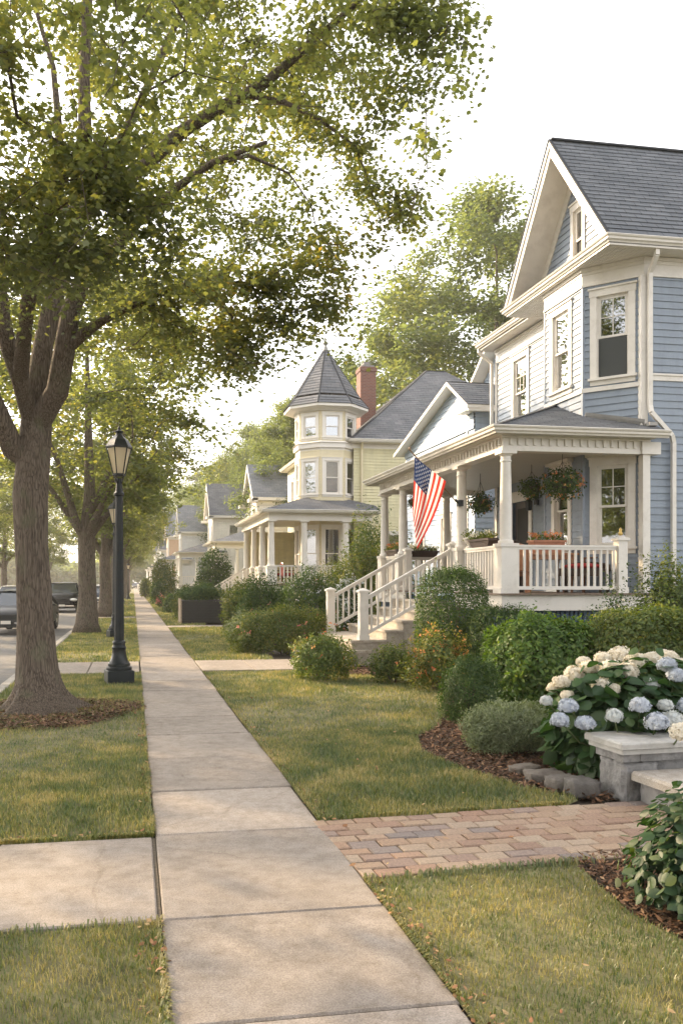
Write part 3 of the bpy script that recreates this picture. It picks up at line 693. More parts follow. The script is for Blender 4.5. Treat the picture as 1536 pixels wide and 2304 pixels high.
# ---------- brick path ----------
ang=rad(2.6);r=np.random.default_rng(21);parts=[];Vs=[];Fs=[];As=[];off=0
mbp=MB();rnds=[]
O=Vector((X1+.01,4.44,0));U=Vector((math.cos(ang),math.sin(ang),0));Vv=Vector((-math.sin(ang),math.cos(ang),0))
bw,bh=.19,.123;rows=9
for j in range(rows):
    x=-(.5*bw if j%2 else 0)-.1
    while x<3.6:
        a,b=max(x,0)+.0045,x+bw-.0045
        if b-a>.03:
            z=r.uniform(-.004,.004);tl=r.uniform(-.004,.004);y0,y1=j*bh+.0045,(j+1)*bh-.0045;bv=.007
            lo=[(a,y0),(b,y0),(b,y1),(a,y1)];tp=[(a+bv,y0+bv),(b-bv,y0+bv),(b-bv,y1-bv),(a+bv,y1-bv)]
            A=[O+U*p+Vv*q+Vector((0,0,-.06)) for p,q in lo];B=[O+U*p+Vv*q+Vector((0,0,z-.006)) for p,q in lo];C=[O+U*p+Vv*q+Vector((0,0,z+(tl if k<2 else -tl))) for k,(p,q) in enumerate(tp)]
            i0=len(mbp.v);val=r.random()
            for k in range(4):
                q=(k+1)%4;mbp.face([A[k],A[q],B[q],B[k]]);mbp.face([B[k],B[q],C[q],C[k]])
            mbp.face(C);rnds+= [val]*(len(mbp.v)-i0)
        x+=bw
bp_=mbp.build('brick_path',PAVER);at_=bp_.data.attributes.new('rnd','FLOAT','POINT');at_.data.foreach_set('value',rnds);tag(bp_,kind='structure')

Z=Vector((0,0,1))
def wframe(p, U):
    """local frame on a wall: x along wall, y into the wall, z up"""
    U=Vector((U[0],U[1],0)).normalized();N=U.cross(Z)
    M=Matrix(((U.x,-N.x,0,p[0]),(U.y,-N.y,0,p[1]),(0,0,1,0),(0,0,0,1)))
    return M
def siding(name,parent,p0,p1,z0,z1,mat,step=.125,lift=.016,openings=(),poly=None,vref=0.0):
    """openings (u0,u1,z0,z1) along p0->p1; poly in (u,z)"""
    p0=Vector((p0[0],p0[1],0));p1=Vector((p1[0],p1[1],0));L_=(p1-p0).length
    mb=MB();mb.courses(p0,(p1-p0),Z,poly or [(0,z0),(L_,z0),(L_,z1),(0,z1)],step,lift,openings,v_ref=vref)
    return mb.build(name,mat,parent)
def window(parent,p,U,w,z0,z1,mull=(0,0),shade=0.0,cas=.11,depth=.5,glass=None,head=.13,detail=True,shmat=None,white=None,low_screen=False,hood=False):
    """p (x,y) = centre of window on wall plane; w,z0,z1 = clear opening"""
    white=white or WHITE;M=wframe(p,U);h=z1-z0;a=w/2
    mb=MB();mb.M=M
    t=.034
    mb.box((-a-cas,-t,z0),(-a,.002,z1));mb.box((a,-t,z0),(a+cas,.002,z1))
    mb.box((-a-cas-.015,-t-.006,z1),(a+cas+.015,.002,z1+head));mb.box((-a-cas-.035,-t-.03,z1+head),(a+cas+.035,.002,z1+head+.03))
    mb.box((-a-cas-.03,-t-.04,z0-.045),(a+cas+.03,.03,z0));mb.box((-a-cas,-t+.006,z0-.13),(a+cas,.002,z0-.045))
    if hood: mb.box((-a-cas-.06,-t-.10,z1+head+.03),(a+cas+.06,.002,z1+head+.09))
    # jamb lining
    for q in ((-a-.001,-a+.022),(a-.022,a+.001)): mb.box((q[0],.002,z0),(q[1],.12,z1))
    mb.box((-a,.002,z1-.02),(a,.12,z1+.001));mb.box((-a,.03,z0-.001),(a,.12,z0+.02))
    D=depth
    for q in ([(-a,.12,z0),(-a,D,z0),(-a,D,z1),(-a,.12,z1)],[(a,.12,z0),(a,D,z0),(a,D,z1),(a,.12,z1)],[(-a,D,z0),(a,D,z0),(a,D,z1),(-a,D,z1)],[(-a,.12,z0),(a,.12,z0),(a,D,z0),(-a,D,z0)],[(-a,.12,z1),(a,.12,z1),(a,D,z1),(-a,D,z1)]):
        mb.face(q,1)
    wo=mb.build('window',[white,INSIDE],parent)
    if detail:
        s=MB();s.M=M;m=(z0+z1)/2;b=.042;e=.022
        def sash(y,za,zb,bt):
            s.box((-a+e,y,za),(-a+e+b,y+.03,zb));s.box((a-e-b,y,za),(a-e,y+.03,zb))
            s.box((-a+e+b,y,za),(a-e-b,y+.03,za+bt));s.box((-a+e+b,y,zb-b),(a-e-b,y+.03,zb))
        sash(.018,m-.02,z1-.02,.04);sash(.055,z0+.02,m+.02,.06)
        nx,ny=mull
        for k in range(1,nx):
            x=-a+e+b+(2*a-2*e-2*b)*k/nx;s.box((x-.008,.022,m+.02),(x+.008,.04,z1-.06))
        for k in range(1,ny):
            z=m+.02+(z1-.06-m-.02)*k/ny;s.box((-a+e+b,.021,z-.008),(a-e-b,.041,z+.008))
        s.build('sash',white,wo)
    else: m=(z0+z1)/2
    g=MB();g.M=M
    g.face([(-a+.03,.03,m),(a-.03,.03,m),(a-.03,.03,z1-.03),(-a+.03,.03,z1-.03)])
    g.face([(-a+.03,.07,z0+.03),(a-.03,.07,z0+.03),(a-.03,.07,m),(-a+.03,.07,m)])
    g.build('pane',glass or GLASS,wo)
    if shade>0:
        c=MB();c.M=M;c.box((-a+.025,.105,z1-.03-(h-.06)*shade),(a-.025,.112,z1-.03));c.build('shade',shmat or SHADE,wo)
    if low_screen:
        c=MB();c.M=M;c.face([(-a+.03,.012,z0+.02),(a-.03,.012,z0+.02),(a-.03,.012,m-.03),(-a+.03,.012,m-.03)]);c.build('screen',SCREEN,wo)
    return wo
def shingles(mb,pts,eave_dir,step=.14,lift=.012,m=None):
    """pts: planar convex polygon, first point on the eave, eave_dir along the eave (up-slope = normal x dir)"""
    pts=[Vector(p) for p in pts];U=Vector(eave_dir).normalized()
    n=Vector((0,0,0))
    for i in range(1,len(pts)-1): n+=(pts[i]-pts[0]).cross(pts[i+1]-pts[0])
    n.normalize()
    if n.z<0: n=-n
    V=n.cross(U)
    if V.z<0: U=-U;V=-V
    O=pts[0];poly=[((p-O).dot(U),(p-O).dot(V)) for p in pts]
    v0=min(p[1] for p in poly)
    mb.courses(O,U,V,poly,step,lift,m=m,v_ref=v0)
def roof_under(mb,pts,t,m=None):
    """closed slab below a roof plane"""
    pts=[Vector(p) for p in pts]
    A=[p-Vector((0,0,.004)) for p in pts]
    mb.prism(A,(0,0,-t),m)
def gutter(mb,path,z,out=.11,m=None,drop=.13):
    """crown-moulded gutter along a 2D path; outward = right of travel direction"""
    prof=[(0,-drop),(0,0),(out,0),(out+.012,-.012),(out,-.035),(out*.8,-.05),(out*.75,-.085),(out*.45,-.105),(out*.35,-drop)]
    pts=[Vector((p[0],p[1])) for p in path];n=len(pts);rings=[]
    for i,p in enumerate(pts):
        d0=(pts[i]-pts[i-1]).normalized() if i>0 else None;d1=(pts[i+1]-pts[i]).normalized() if i<n-1 else None
        if d0 is None: d0=d1
        if d1 is None: d1=d0
        n0=Vector((d0.y,-d0.x));n1=Vector((d1.y,-d1.x));nn=(n0+n1);nn=nn/(nn.length_squared)*2
        rings.append([(p.x+nn.x*a,p.y+nn.y*a,z+b) for a,b in prof])
    mb.grid(rings,m)
    for r_ in (rings[0],rings[-1]): mb.face(r_,m)
def column_mb(x,y,z0,z1,ped=.86,r=.105,pw=.145):
    mb=MB();
    if ped>0:
        mb.box((x-pw-.02,y-pw-.02,z0),(x+pw+.02,y+pw+.02,z0+.09));mb.box((x-pw,y-pw,z0+.09),(x+pw,y+pw,z0+ped-.06));mb.box((x-pw-.02,y-pw-.02,z0+ped-.06),(x+pw+.02,y+pw+.02,z0+ped))
    zb=z0+ped
    H=z1-zb
    mb.lathe([(r*1.22,0),(r*1.28,.025),(r*1.22,.05),(r*1.05,.06),(r*1.04,.08),(r,.12),(r*1.0,H*.35),(r*.82,H-.2),(r*.84,H-.185),(r*.95,H-.18),(r*.95,H-.155),(r*.84,H-.15),(r*.84,H-.09),(r*1.1,H-.06),(r*1.18,H-.05)],(x,y,zb),20)
    mb.box((x-r*1.35,y-r*1.35,z1-.05),(x+r*1.35,y+r*1.35,z1))
    return mb
def newel_mb(x,y,z0,h,w=.075):
    mb=MB();mb.box((x-w-.015,y-w-.015,z0),(x+w+.015,y+w+.015,z0+.1));mb.box((x-w,y-w,z0+.1),(x+w,y+w,z0+h-.07))
    mb.box((x-w-.03,y-w-.03,z0+h-.07),(x+w+.03,y+w+.03,z0+h-.03))
    b=[(x-w-.02,y-w-.02),(x+w+.02,y-w-.02),(x+w+.02,y+w+.02),(x-w-.02,y+w+.02)]
    for k in range(4):
        p,q=b[k],b[(k+1)%4];mb.face([(p[0],p[1],z0+h-.03),(q[0],q[1],z0+h-.03),(x,y,z0+h+.02)])
    return mb
def railing_mb(p,q,h=.82,sp=.115,bw=.036,bot=.09):
    """p,q: 3D foot points at floor level"""
    p=Vector(p);q=Vector(q);mb=MB();d=q-p;L2=Vector((d.x,d.y,0)).length;n=max(1,int(L2/sp))
    up=Vector((0,0,h));
    mb.beam(p+up,q+up,.085,.035);mb.beam(p+up-Vector((0,0,.04)),q+up-Vector((0,0,.04)),.05,.045)
    lo=Vector((0,0,bot));mb.beam(p+lo,q+lo,.05,.06)
    dr=Vector((d.x,d.y,0)).normalized();s=Vector((-dr.y,dr.x,0));b=bw/2
    for k in range(n):
        c=p+d*((k+.5)/n)
        a0=c+lo;a1=c+up-Vector((0,0,.05))
        mb.hexa([a0-dr*b-s*b,a0+dr*b-s*b,a0+dr*b+s*b,a0-dr*b+s*b,a1-dr*b-s*b,a1+dr*b-s*b,a1+dr*b+s*b,a1-dr*b+s*b])
    return mb

# =================== BLUE HOUSE ===================
H=thing('blue_house','blue clapboard house with white trimmed bay, steep grey gable and wraparound porch','house',(0,0,0))
FL=1.41
bay=[(8.25,14.55),(8.25,16.0)]
def blue(name,p0,p1,z0,z1,openings=(),poly=None): return siding(name,H,p0,p1,z0,z1,BLUE,.128,.017,openings,poly)
UZ0,UZ1=5.36,6.86;GZ0,GZ1=2.25,3.74
# near side wall
blue('wall',(9.0,13.8),(19,13.8),.85,5.22,[(2.6,3.5,2.3,3.8),(6.2,7.1,2.3,3.8)]);blue('wall',(9.0,13.8),(19,13.8),5.34,7.1,[(2.6,3.5,5.45,6.85),(6.2,7.1,5.45,6.85)])
for x in (12.05,15.65):
    window(H,(x,13.8),(1,0),.9,2.3,3.8,(2,2));window(H,(x,13.8),(1,0),.9,5.47,6.85,(2,2),.4)
# diagonal bay side
c_=1.0607/2
blue('wall',(8.25,14.55),(9.0,13.8),.85,7.1,[(c_-.275,c_+.275,UZ0,UZ1),(c_-.27,c_+.27,GZ0,GZ1)])
window(H,(8.625,14.175),(1,-1),.55,UZ0,UZ1,(2,2),0.0,cas=.12,low_screen=True)
window(H,(8.625,14.175),(1,-1),.54,GZ0,GZ1,(2,2),0.0,cas=.13,hood=True)
# bay front
blue('wall',(8.25,16.0),(8.25,14.55),.85,7.1,[(.34,.96,UZ0,UZ1),(.42,.94,GZ0,GZ1)])
window(H,(8.25,15.35),(0,-1),.62,UZ0,UZ1,(0,0),.98,cas=.12)
window(H,(8.25,15.32),(0,-1),.52,GZ0,GZ1,(0,0),.45,cas=.12,hood=True)
blue('wall',(9.0,16.75),(8.25,16.0),.85,7.1)
# street wall
blue('wall',(9.0,20.0),(9.0,16.75),.85,7.1,[(1.0,1.68,5.3,6.88),(.9,1.8,FL,3.5)])
window(H,(9.0,18.66),(0,-1),.68,5.3,6.88,(3,2),0.5,cas=.12,shmat=SHADE)
# far end and back walls
blue('wall',(19,20.0),(9.0,20.0),.85,7.1);
mb=MB();mb.box((9.15,14.0,0),(18.9,19.9,.85));mb.prism([(9.0,13.82,0),(8.27,14.55,0),(8.27,16.0,0),(9.0,16.73,0)],(0,0,.85));mb.box((8.99,13.81,0),(19,20.0,.85));mb.build('foundation',FOUND,H)
mb=MB();mb.box((19,13.8,.85),(19.1,20,7.4));mb.build('wall',BLUEBD,H)
# door
dr=MB();dr.M=wframe((9.0,18.65),(0,-1))
dr.box((-.6,-.04,FL),(-.45,.002,3.5));dr.box((.45,-.04,FL),(.6,.002,3.5));dr.box((-.62,-.045,3.5),(.62,.002,3.7));dr.box((-.66,-.08,3.7),(.66,.002,3.74))
dr.build('door_frame',WHITE,H)
dr=MB();dr.M=wframe((9.0,18.65),(0,-1));dr.box((-.45,.08,FL),(.45,.12,3.5));
for (z0,z1) in ((1.6,2.25),(2.4,3.35)): dr.box((-.33,.07,z0),(.33,.079,z1),1)
do=dr.build('door',[M_basic('dark_door',(.06,.045,.035),.4,.2,6),INSIDE],H)
kb=MB();kb.lathe([(.012,0),(.012,.03),(.03,.04),(.03,.07),(.01,.08)],(0,0,0),10);ko=kb.build('handle',M_basic('brass',(.45,.32,.12),.3,.1,5,metal=1),do,smooth=True);ko.rotation_euler=(0,rad(-90),0);ko.location=(9.06,18.3,2.4)
# trims: corner boards, belt, frieze
mb=MB();mb.box((8.93,13.765,.85),(9.06,13.90,7.1));mb.build('corner_board',WHITE,H)
mb=MB();mb.box((8.965,19.93,.85),(9.1,20.035,7.1));mb.build('corner_board',WHITE,H)
for (x,y) in ((8.25,14.55),(8.25,16.0)):
    mb=MB();mb.prism([(x-.022,y-.03,.85),(x+.03,y-.035,.85),(x+.03,y+.035,.85),(x-.022,y+.03,.85)],(0,0,6.25));mb.build('corner_board',BLUEBD,H)
mb=MB();mb.box((9.06,13.77,5.22),(19,13.81,5.34));mb.box((9.06,13.75,5.31),(19,13.81,5.345));mb.build('belt_course',WHITE,H)
mb=MB()
def band(path,z0,z1,out,inn=.03):
    n=len(path)
    for k in range(n-1):
        a=Vector((path[k][0],path[k][1],0));b=Vector((path[k+1][0],path[k+1][1],0));d=(b-a).normalized();N_=d.cross(Z)
        mb.prism([a-d*out*.4+N_*out+Z*z0,b+d*out*.4+N_*out+Z*z0,b-N_*inn+Z*z0,a-N_*inn+Z*z0],(0,0,z1-z0))
wallpath=[(9.0,20.0),(9.0,16.75),(8.25,16.0),(8.25,14.55),(9.0,13.8),(19,13.8)]
band(wallpath,7.1,7.42,.022);band(wallpath,7.08,7.12,.04);band(wallpath,7.30,7.36,.035);band(wallpath,7.36,7.42,.06)
mb.build('frieze',WHITE,H)
mb=MB();band([(8.25,16.0),(8.25,14.55),(9.0,13.8)],5.12,5.20,.035);mb.build('bay_sill',WHITE,H)
# cornice: soffits and gutters
EV=7.43
sof=MB()
sof.box((8.08,13.38,EV),(9.05,17.45,EV+.035));sof.box((9.05,13.38,EV),(19,13.85,EV+.035));sof.box((8.62,17.45,EV+.02),(9.05,20.25,EV+.055))
for k in range(14): # beaded board grooves under the soffit
    x=8.12+k*.066;sof.box((x,13.40,EV-.006),(x+.05,17.4,EV-.0005))
sof.build('soffit',WHITE,H)
g=MB();gutter(g,[(8.62,20.25),(8.62,17.46)],EV+.19);gutter(g,[(8.62,17.46),(8.10,17.46),(8.10,13.40),(19,13.40)],EV+.17);gutter(g,[(9.6,20.25),(8.62,20.25)],EV+.19)
g.box((8.10,13.40,EV+.035),(8.14,17.46,EV+.17));g.box((8.14,13.40,EV+.035),(19,13.44,EV+.17));g.box((8.62,17.46,EV+.055),(8.66,20.25,EV+.19))
g.build('gutter',WHITE,H)
# gable
AP=(15.43,10.28);GX=8.66;rz0=EV+.19
gm=blue('gable_wall',(GX,17.3),(GX,13.56),7.5,10.1,[(1.87-.17,1.87+.17,7.78,8.98)],poly=[(0,rz0),(3.74,rz0),(1.87,10.05)])
window(H,(GX,15.43),(0,-1),.34,7.78,8.98,(0,0),.98,cas=.10)
RX=8.06
rf=MB();hy0,hy1=13.36,17.5
for (yy,sg) in ((hy0,1),(hy1,-1)):
    pts=[(RX,yy,rz0),(19.2,yy,rz0),(19.2,AP[0],AP[1]),(RX,AP[0],AP[1])]
    shingles(rf,pts,(1,0,0),.145,.013)
rf.box((RX,AP[0]-.07,AP[1]-.015),(19.2,AP[0]+.07,AP[1]+.02))
# low roof over the far part of the front
lp=[(8.6,17.3,EV+.2),(8.6,20.28,EV+.2),(12,20.28,EV+1.05),(12,17.3,EV+1.05)];shingles(rf,lp,(0,1,0),.145,.013)
ro=rf.build('roof',ROOF,H)
rk=MB()
for yy in (hy0,hy1):
    d=Vector((0,AP[0]-yy,AP[1]-rz0)).normalized();n_=Vector((0,-d.z,d.y)) if yy<AP[0] else Vector((0,d.z,-d.y))
    if n_.z<0:n_=-n_
    a=Vector((RX,yy,rz0));b=Vector((RX,AP[0],AP[1]))
    # rake fascia: two stepped boards, then wide soffit board
    lowv=-n_
    def E(o,xo=0.0): return b+lowv*o-d*(o*abs(d.z/d.y))+Vector((xo,0,0))
    rk.prism([a+lowv*.012,E(.012),E(.20),a+lowv*.20],(.035,0,0))
    rk.prism([a+lowv*.012+Vector((-.03,0,0)),E(.012,-.03),E(.085,-.03),a+lowv*.085+Vector((-.03,0,0))],(.03,0,0))
    rk.prism([a+lowv*.12+Vector((.035,0,0)),E(.12,.035),E(.15,.035),a+lowv*.15+Vector((.035,0,0))],(GX-RX-.0,0,0))
    # inner frieze board on the gable wall
    rk.prism([a+lowv*.15+Vector((GX-RX-.03,0,0)),E(.15,GX-RX-.03),E(.33,GX-RX-.03),a+lowv*.33+Vector((GX-RX-.03,0,0))],(.028,0,0))
rk.build('rake_trim',WHITE,H)
dk=MB()
for yy in (hy0,hy1):
    d=Vector((0,AP[0]-yy,AP[1]-rz0)).normalized();a=Vector((RX-.045,yy,rz0));b=Vector((RX-.045,AP[0],AP[1]))
    up=Vector((0,-d.z,d.y)) if yy<AP[0] else Vector((0,d.z,-d.y))
    if up.z<0: up=-up
    dk.prism([a-up*.01,b-up*.01,b+up*.016,a+up*.016],(.06,0,0))
dk.prism([(8.12,13.42,rz0-.03),(8.66,13.5,rz0-.03),(8.66,17.4,rz0-.03),(8.12,17.44,rz0-.03)],(0,0,.035))
dk.build('roof_edge',ROOF,H)
# unseen solid body added under the roof to stop light
mb=MB();mb.prism([(GX+.05,13.45,rz0-.02),(GX+.05,17.4,rz0-.02),(GX+.05,AP[0],AP[1]-.13)],(10.4,0,0));mb.build('attic_light_block',INSIDE,H)
# downspouts
def spout(path,name='downspout',mat=WHITE,w=.075):
    mb=MB()
    for a,b in zip(path,path[1:]): mb.beam(a,b,w,w*.8,up=(0,1,.01))
    return mb.build(name,mat,H)
spout([(9.02,13.44,7.46),(9.02,13.44,7.33),(9.06,13.70,7.12),(9.06,13.70,4.75),(9.06,13.66,4.62),(9.46,13.66,4.22),(9.52,13.70,4.1),(9.52,13.70,.2)])
spout([(8.62,20.2,7.5),(8.62,20.2,7.4),(8.9,20.08,7.12),(8.9,20.08,5.3)])

# ---- porch ----
PX,PY0,PY1,PXE=6.34,13.72,20.85,8.96
EX,EY0,EY1=6.0,13.35,21.3
EZ=4.24;SL=.38
pr=MB();hipz=EZ+SL*(9.0-EX)
pr_a=[(EX,EY0,EZ),(EX,EY1,EZ),(9.0,18.3,hipz),(9.0,16.35,hipz)];shingles(pr,pr_a,(0,1,0),.13,.011)
q=(8.25,15.6,EZ+SL*2.25)
pr_b=[(EX,EY0,EZ),(9.18,EY0,EZ),(9.18,13.8,EZ+SL*.45),q];shingles(pr,pr_b,(1,0,0),.13,.011)
pr_c=[(EX,EY1,EZ),(9.3,EY1,EZ),(9.3,18.3,hipz),(9.0,18.3,hipz)];shingles(pr,pr_c,(1,0,0),.13,.011)
pr.beam((EX,EY0,EZ+.01),(q[0],q[1],q[2]+.012),.11,.02)
pr.build('porch_roof',ROOF,H)
g=MB();gutter(g,[(9.2,EY1),(EX+.02,EY1),(EX+.02,EY0+.02),(9.18,EY0+.02)],EZ+.0);
g.box((EX+.02,EY0+.02,EZ-.12),(EX+.05,EY1,EZ-.005));g.box((EX+.05,EY0+.02,EZ-.12),(9.18,EY0+.05,EZ-.005))
g.build('porch_gutter',WHITE,H)
fl_=MB();fl_.box((9.0,13.62,4.38),(9.16,13.80,4.44));fl_.prism([(8.98,13.76,4.40),(8.24,14.5,4.63),(8.24,14.44,4.70),(8.96,13.72,4.46)],(0,-.02,.04));fl_.build('flashing',M_basic('lead_flashing',(.3,.29,.27),.6,.2,5),H)
mb=MB();mb.box((EX+.05,EY0+.05,EZ-.125),(9.0,EY1,EZ-.10))
mb.build('porch_soffit',CEIL,H)
# beam with dentils
bt,bb=EZ-.125,3.86
mb=MB();bw=.10
mb.box((PX-bw,PY0-bw,bb+.06),(PX+bw,PY1+bw,bt));mb.box((PX+bw,PY0-bw,bb+.06),(9.0,PY0+bw,bt));mb.box((PX+bw,PY1-bw,bb+.06),(9.0,PY1+bw,bt))
mb.box((PX-bw-.02,PY0-bw-.02,bb),(PX+bw+.02,PY1+bw+.02,bb+.06));mb.box((PX+bw+.02,PY0-bw-.02,bb),(9.0,PY0+bw+.02,bb+.06));mb.box((PX+bw+.02,PY1-bw,bb),(9.0,PY1+bw+.02,bb+.06))
mb.box((PX-bw-.035,PY0-bw-.035,bt-.035),(PX-bw,PY1+bw,bt-.001));mb.box((PX-bw,PY0-bw-.035,bt-.035),(9.0,PY0-bw,bt-.001))
mb.box((8.86,13.60,.3),(8.999,13.73,bb));mb.box((8.82,13.56,bb),(9.18,13.76,bt-.04))
mb.build('porch_beam',WHITE,H)
def dentil(a,b):
    dn=MB();dn.box(a,b);dn.build('dentil',WHITE,H)
y=PY0-.02
while y<PY1+.05: dentil((PX-bw-.03,y,bb+.10),(PX-bw,y+.055,bt-.036));y+=.145
x=PX+.02
while x<8.78: dentil((x,PY0-bw-.03,bb+.10),(x+.055,PY0-bw,bt-.036));x+=.145
mb=MB();k=0
x=PX+bw+.02
while x<9.0: mb.box((x,PY0+bw,3.97),(min(x+.078,9.0),PY1-bw,3.985));x+=.084
mb.build('porch_ceiling',CEIL,H)
for y in (PY0,15.72,19.35,PY1): column_mb(PX,y,FL,bb).build('column',WHITE,H,autos=35)
column_mb(8.0,PY1,FL,bb).build('column',WHITE,H,autos=35)
# floor
mb=MB();x=PX-.2
while x<8.98:
    mb.box((x,13.5,FL-.03),(min(x+.088,9.0),21.05,FL));x+=.092
mb.build('porch_floor',DECK,H)
mb=MB();mb.box((PX-.14,18.76,FL-.30),(PX-.10,21.0,FL-.032));mb.build('porch_fascia',WHITE,H)
mb=MB();mb.box((PX-.14,13.57,FL-.30),(PX-.10,15.74,FL-.032));mb.box((PX-.10,13.57,FL-.30),(9.0,13.61,FL-.032))
mb.build('porch_fascia',WHITE,H)
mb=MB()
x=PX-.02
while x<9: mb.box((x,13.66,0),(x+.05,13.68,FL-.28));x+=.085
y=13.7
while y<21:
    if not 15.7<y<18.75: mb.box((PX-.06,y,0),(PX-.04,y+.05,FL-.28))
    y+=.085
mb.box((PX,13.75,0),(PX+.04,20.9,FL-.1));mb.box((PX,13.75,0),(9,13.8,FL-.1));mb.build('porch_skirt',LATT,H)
# railings
def rail(a,b,**k): return railing_mb(a,b,**k).build('railing',WHITE,H)
rail((PX+.16,PY0,FL),(8.42,PY0,FL));newel_mb(8.5,PY0,FL,1.0,.085).build('newel_post',WHITE,H)
rail((PX,PY0+.16,FL),(PX,15.56,FL));rail((PX,19.51,FL),(PX,PY1-.16,FL));rail((PX+.16,PY1,FL),(7.84,PY1,FL));rail((8.16,PY1,FL),(9,PY1,FL))
# stairs
SY0,SY1=15.8,18.75
mb=MB();n_=5;xs_=6.2;
for k in range(1,6):
    z=FL-.186*k;x1=xs_-.34*(k-1);x0=xs_-.34*k
    mb.box((x0-.03,SY0,z-.04),(x1,SY1,z),1);mb.box((x0,SY0+.02,0),(x1+.01,SY1-.02,z-.04),0)
mb.box((3.98,SY0-.12,.29-.05),(4.50,SY1+.12,.294),1);mb.box((4.02,SY0-.1,0),(4.50,SY1+.1,.24),0)
mb.box((3.52,SY0-.22,.06),(4.02,SY1+.22,.108),1);mb.box((3.56,SY0-.2,-.05),(4.02,SY1+.2,.06),0)
mb.box((4.12,SY0-.02,.43),(4.53,SY1+.02,.479),1);mb.box((4.15,SY0,.294),(4.5,SY1,.43),0)
mb.build('steps',[STEPC,M_concrete('step_treads',(.50,.45,.38))],H)
for y in (SY0+.1,SY1-.1):
    newel_mb(4.4,y,.48,.99,.085).build('newel_post',WHITE,H)
    railing_mb((4.5,y,.53),(6.2,y,FL+.05),h=.80,sp=.125).build('stair_rail',WHITE,H)
newel_mb(6.22,SY1-.1,FL,.98,.07).build('newel_post',WHITE,H);newel_mb(6.22,SY0+.1,FL,.98,.07).build('newel_post',WHITE,H)
# wall lantern by the door
mb=MB();mb.box((8.93,17.75,3.35),(8.999,17.87,3.6));mb.beam((8.95,17.81,3.5),(8.78,17.81,3.56),.02,.02);mb.lathe([(.05,0),(.075,.02),(.09,.2),(.02,.28)],(8.78,17.81,3.22),6);mb.build('wall_lantern',IRON,H)
# ---- flag ----
def flag():
    pole_b=Vector((6.22,15.62,3.14));pole_t=W(921,1012,14.9)
    t=thing('flag','American flag hanging from a slanted pole on the blue house porch column','flag',pole_b)
    mb=MB();d=(pole_t-pole_b).normalized();mb.tube([Vector((0,0,0)),pole_t-pole_b],.013,8);mb.lathe([(.02,0),(.028,.02),(.02,.04),(.004,.06)],tuple((pole_t-pole_b)),8)
    mb.build('pole',M_basic('flag_pole_wood',(.22,.14,.08),.5,.2,20),t)
    br=MB();br.box((.0,-.05,-.06),(.1,.05,.06));br.tube([(.02,0,0),tuple(Vector((.02,0,0))+d*.14)],.024,8);br.build('bracket',IRON,t)
    h0=W(1003,1083,15.35)-pole_b;h1=W(932,1028,15.0)-pole_b;hoist=(h1-h0);HL=hoist.length
    nu,nv=39,60;fly=Vector((-.17,.02,-1.0)).normalized();FLY=HL*1.62
    Pg=[]
    def pos(u,v):
        # u 0 = lower stripe end (near the column), 1 = canton edge at the pole tip
        p=h0+hoist*u
        # cloth gathers under its own weight: far edge swings towards the vertical under the pole tip
        down=Vector((0,0,-1));sl=Vector((0,0,0))
        dx=-.30*(1-u)-.02;drop=1.0-.16*u
        q=p+Vector((dx*CS*v*FLY*(.75+.5*v),-dx*SN*v*FLY,-FLY*v*drop*.93))
        w=.055*math.sin(v*2.2+u*9.5)*min(1,v*3)+.03*math.sin(u*21+v*3.5)*v+.02*math.sin(v*9+u*4)*v
        return q+Vector((w*.35,w*1.0,0))
    for i in range(nu+1):
        Pg.append([pos(i/nu,j/nv) for j in range(nv+1)])
    def mf(i,j):
        st=i//3  # 13 stripes over 39 cells
        if i>=18 and j<24: return 2
        return 0 if st%2==0 else 1
    cl=MB();cl.grid(Pg,mfun=mf)
    def cloth(nm,c):
        m,N,L,out=nt(nm);dd=N('BsdfDiffuse');tt=N('BsdfTranslucent');dd.inputs[0].default_value=c4(c);tt.inputs[0].default_value=c4(c);mx=N('MixShader');mx.inputs[0].default_value=.35
        L(dd.outputs[0],mx.inputs[1]);L(tt.outputs[0],mx.inputs[2]);L(mx.outputs[0],out.inputs[0]);return m
    red,wht,nav=cloth('flag_red',(.56,.050,.035)),cloth('flag_white',(.80,.76,.70)),cloth('flag_navy',(.022,.040,.11))
    co_=cl.build('cloth',[red,wht,nav],t,smooth=True)
    st=MB()
    for r_ in range(9):
        for c in range(6 if r_%2==0 else 5):
            v=(.4/12)*(1+2*c+(r_%2));u=1-(7/13)*((r_+1)/10)
            for sgn in (1,-1):
                ce=pos(u,v);du=(pos(u+.004,v)-ce).normalized();dv=(pos(u,v+.004)-ce).normalized();nn=du.cross(dv).normalized()*.004*sgn
                R=HL*.0308;pts=[]
                for k in range(10):
                    a=math.pi/2+k*math.pi/5;rr=R if k%2==0 else R*.42
                    pts.append(ce+nn+du*rr*math.sin(a)+dv*rr*math.cos(a))
                c0=ce+nn
                for k in range(10): st.face([c0,pts[k],pts[(k+1)%10]])
    st.build('stars',wht,co_)
flag()

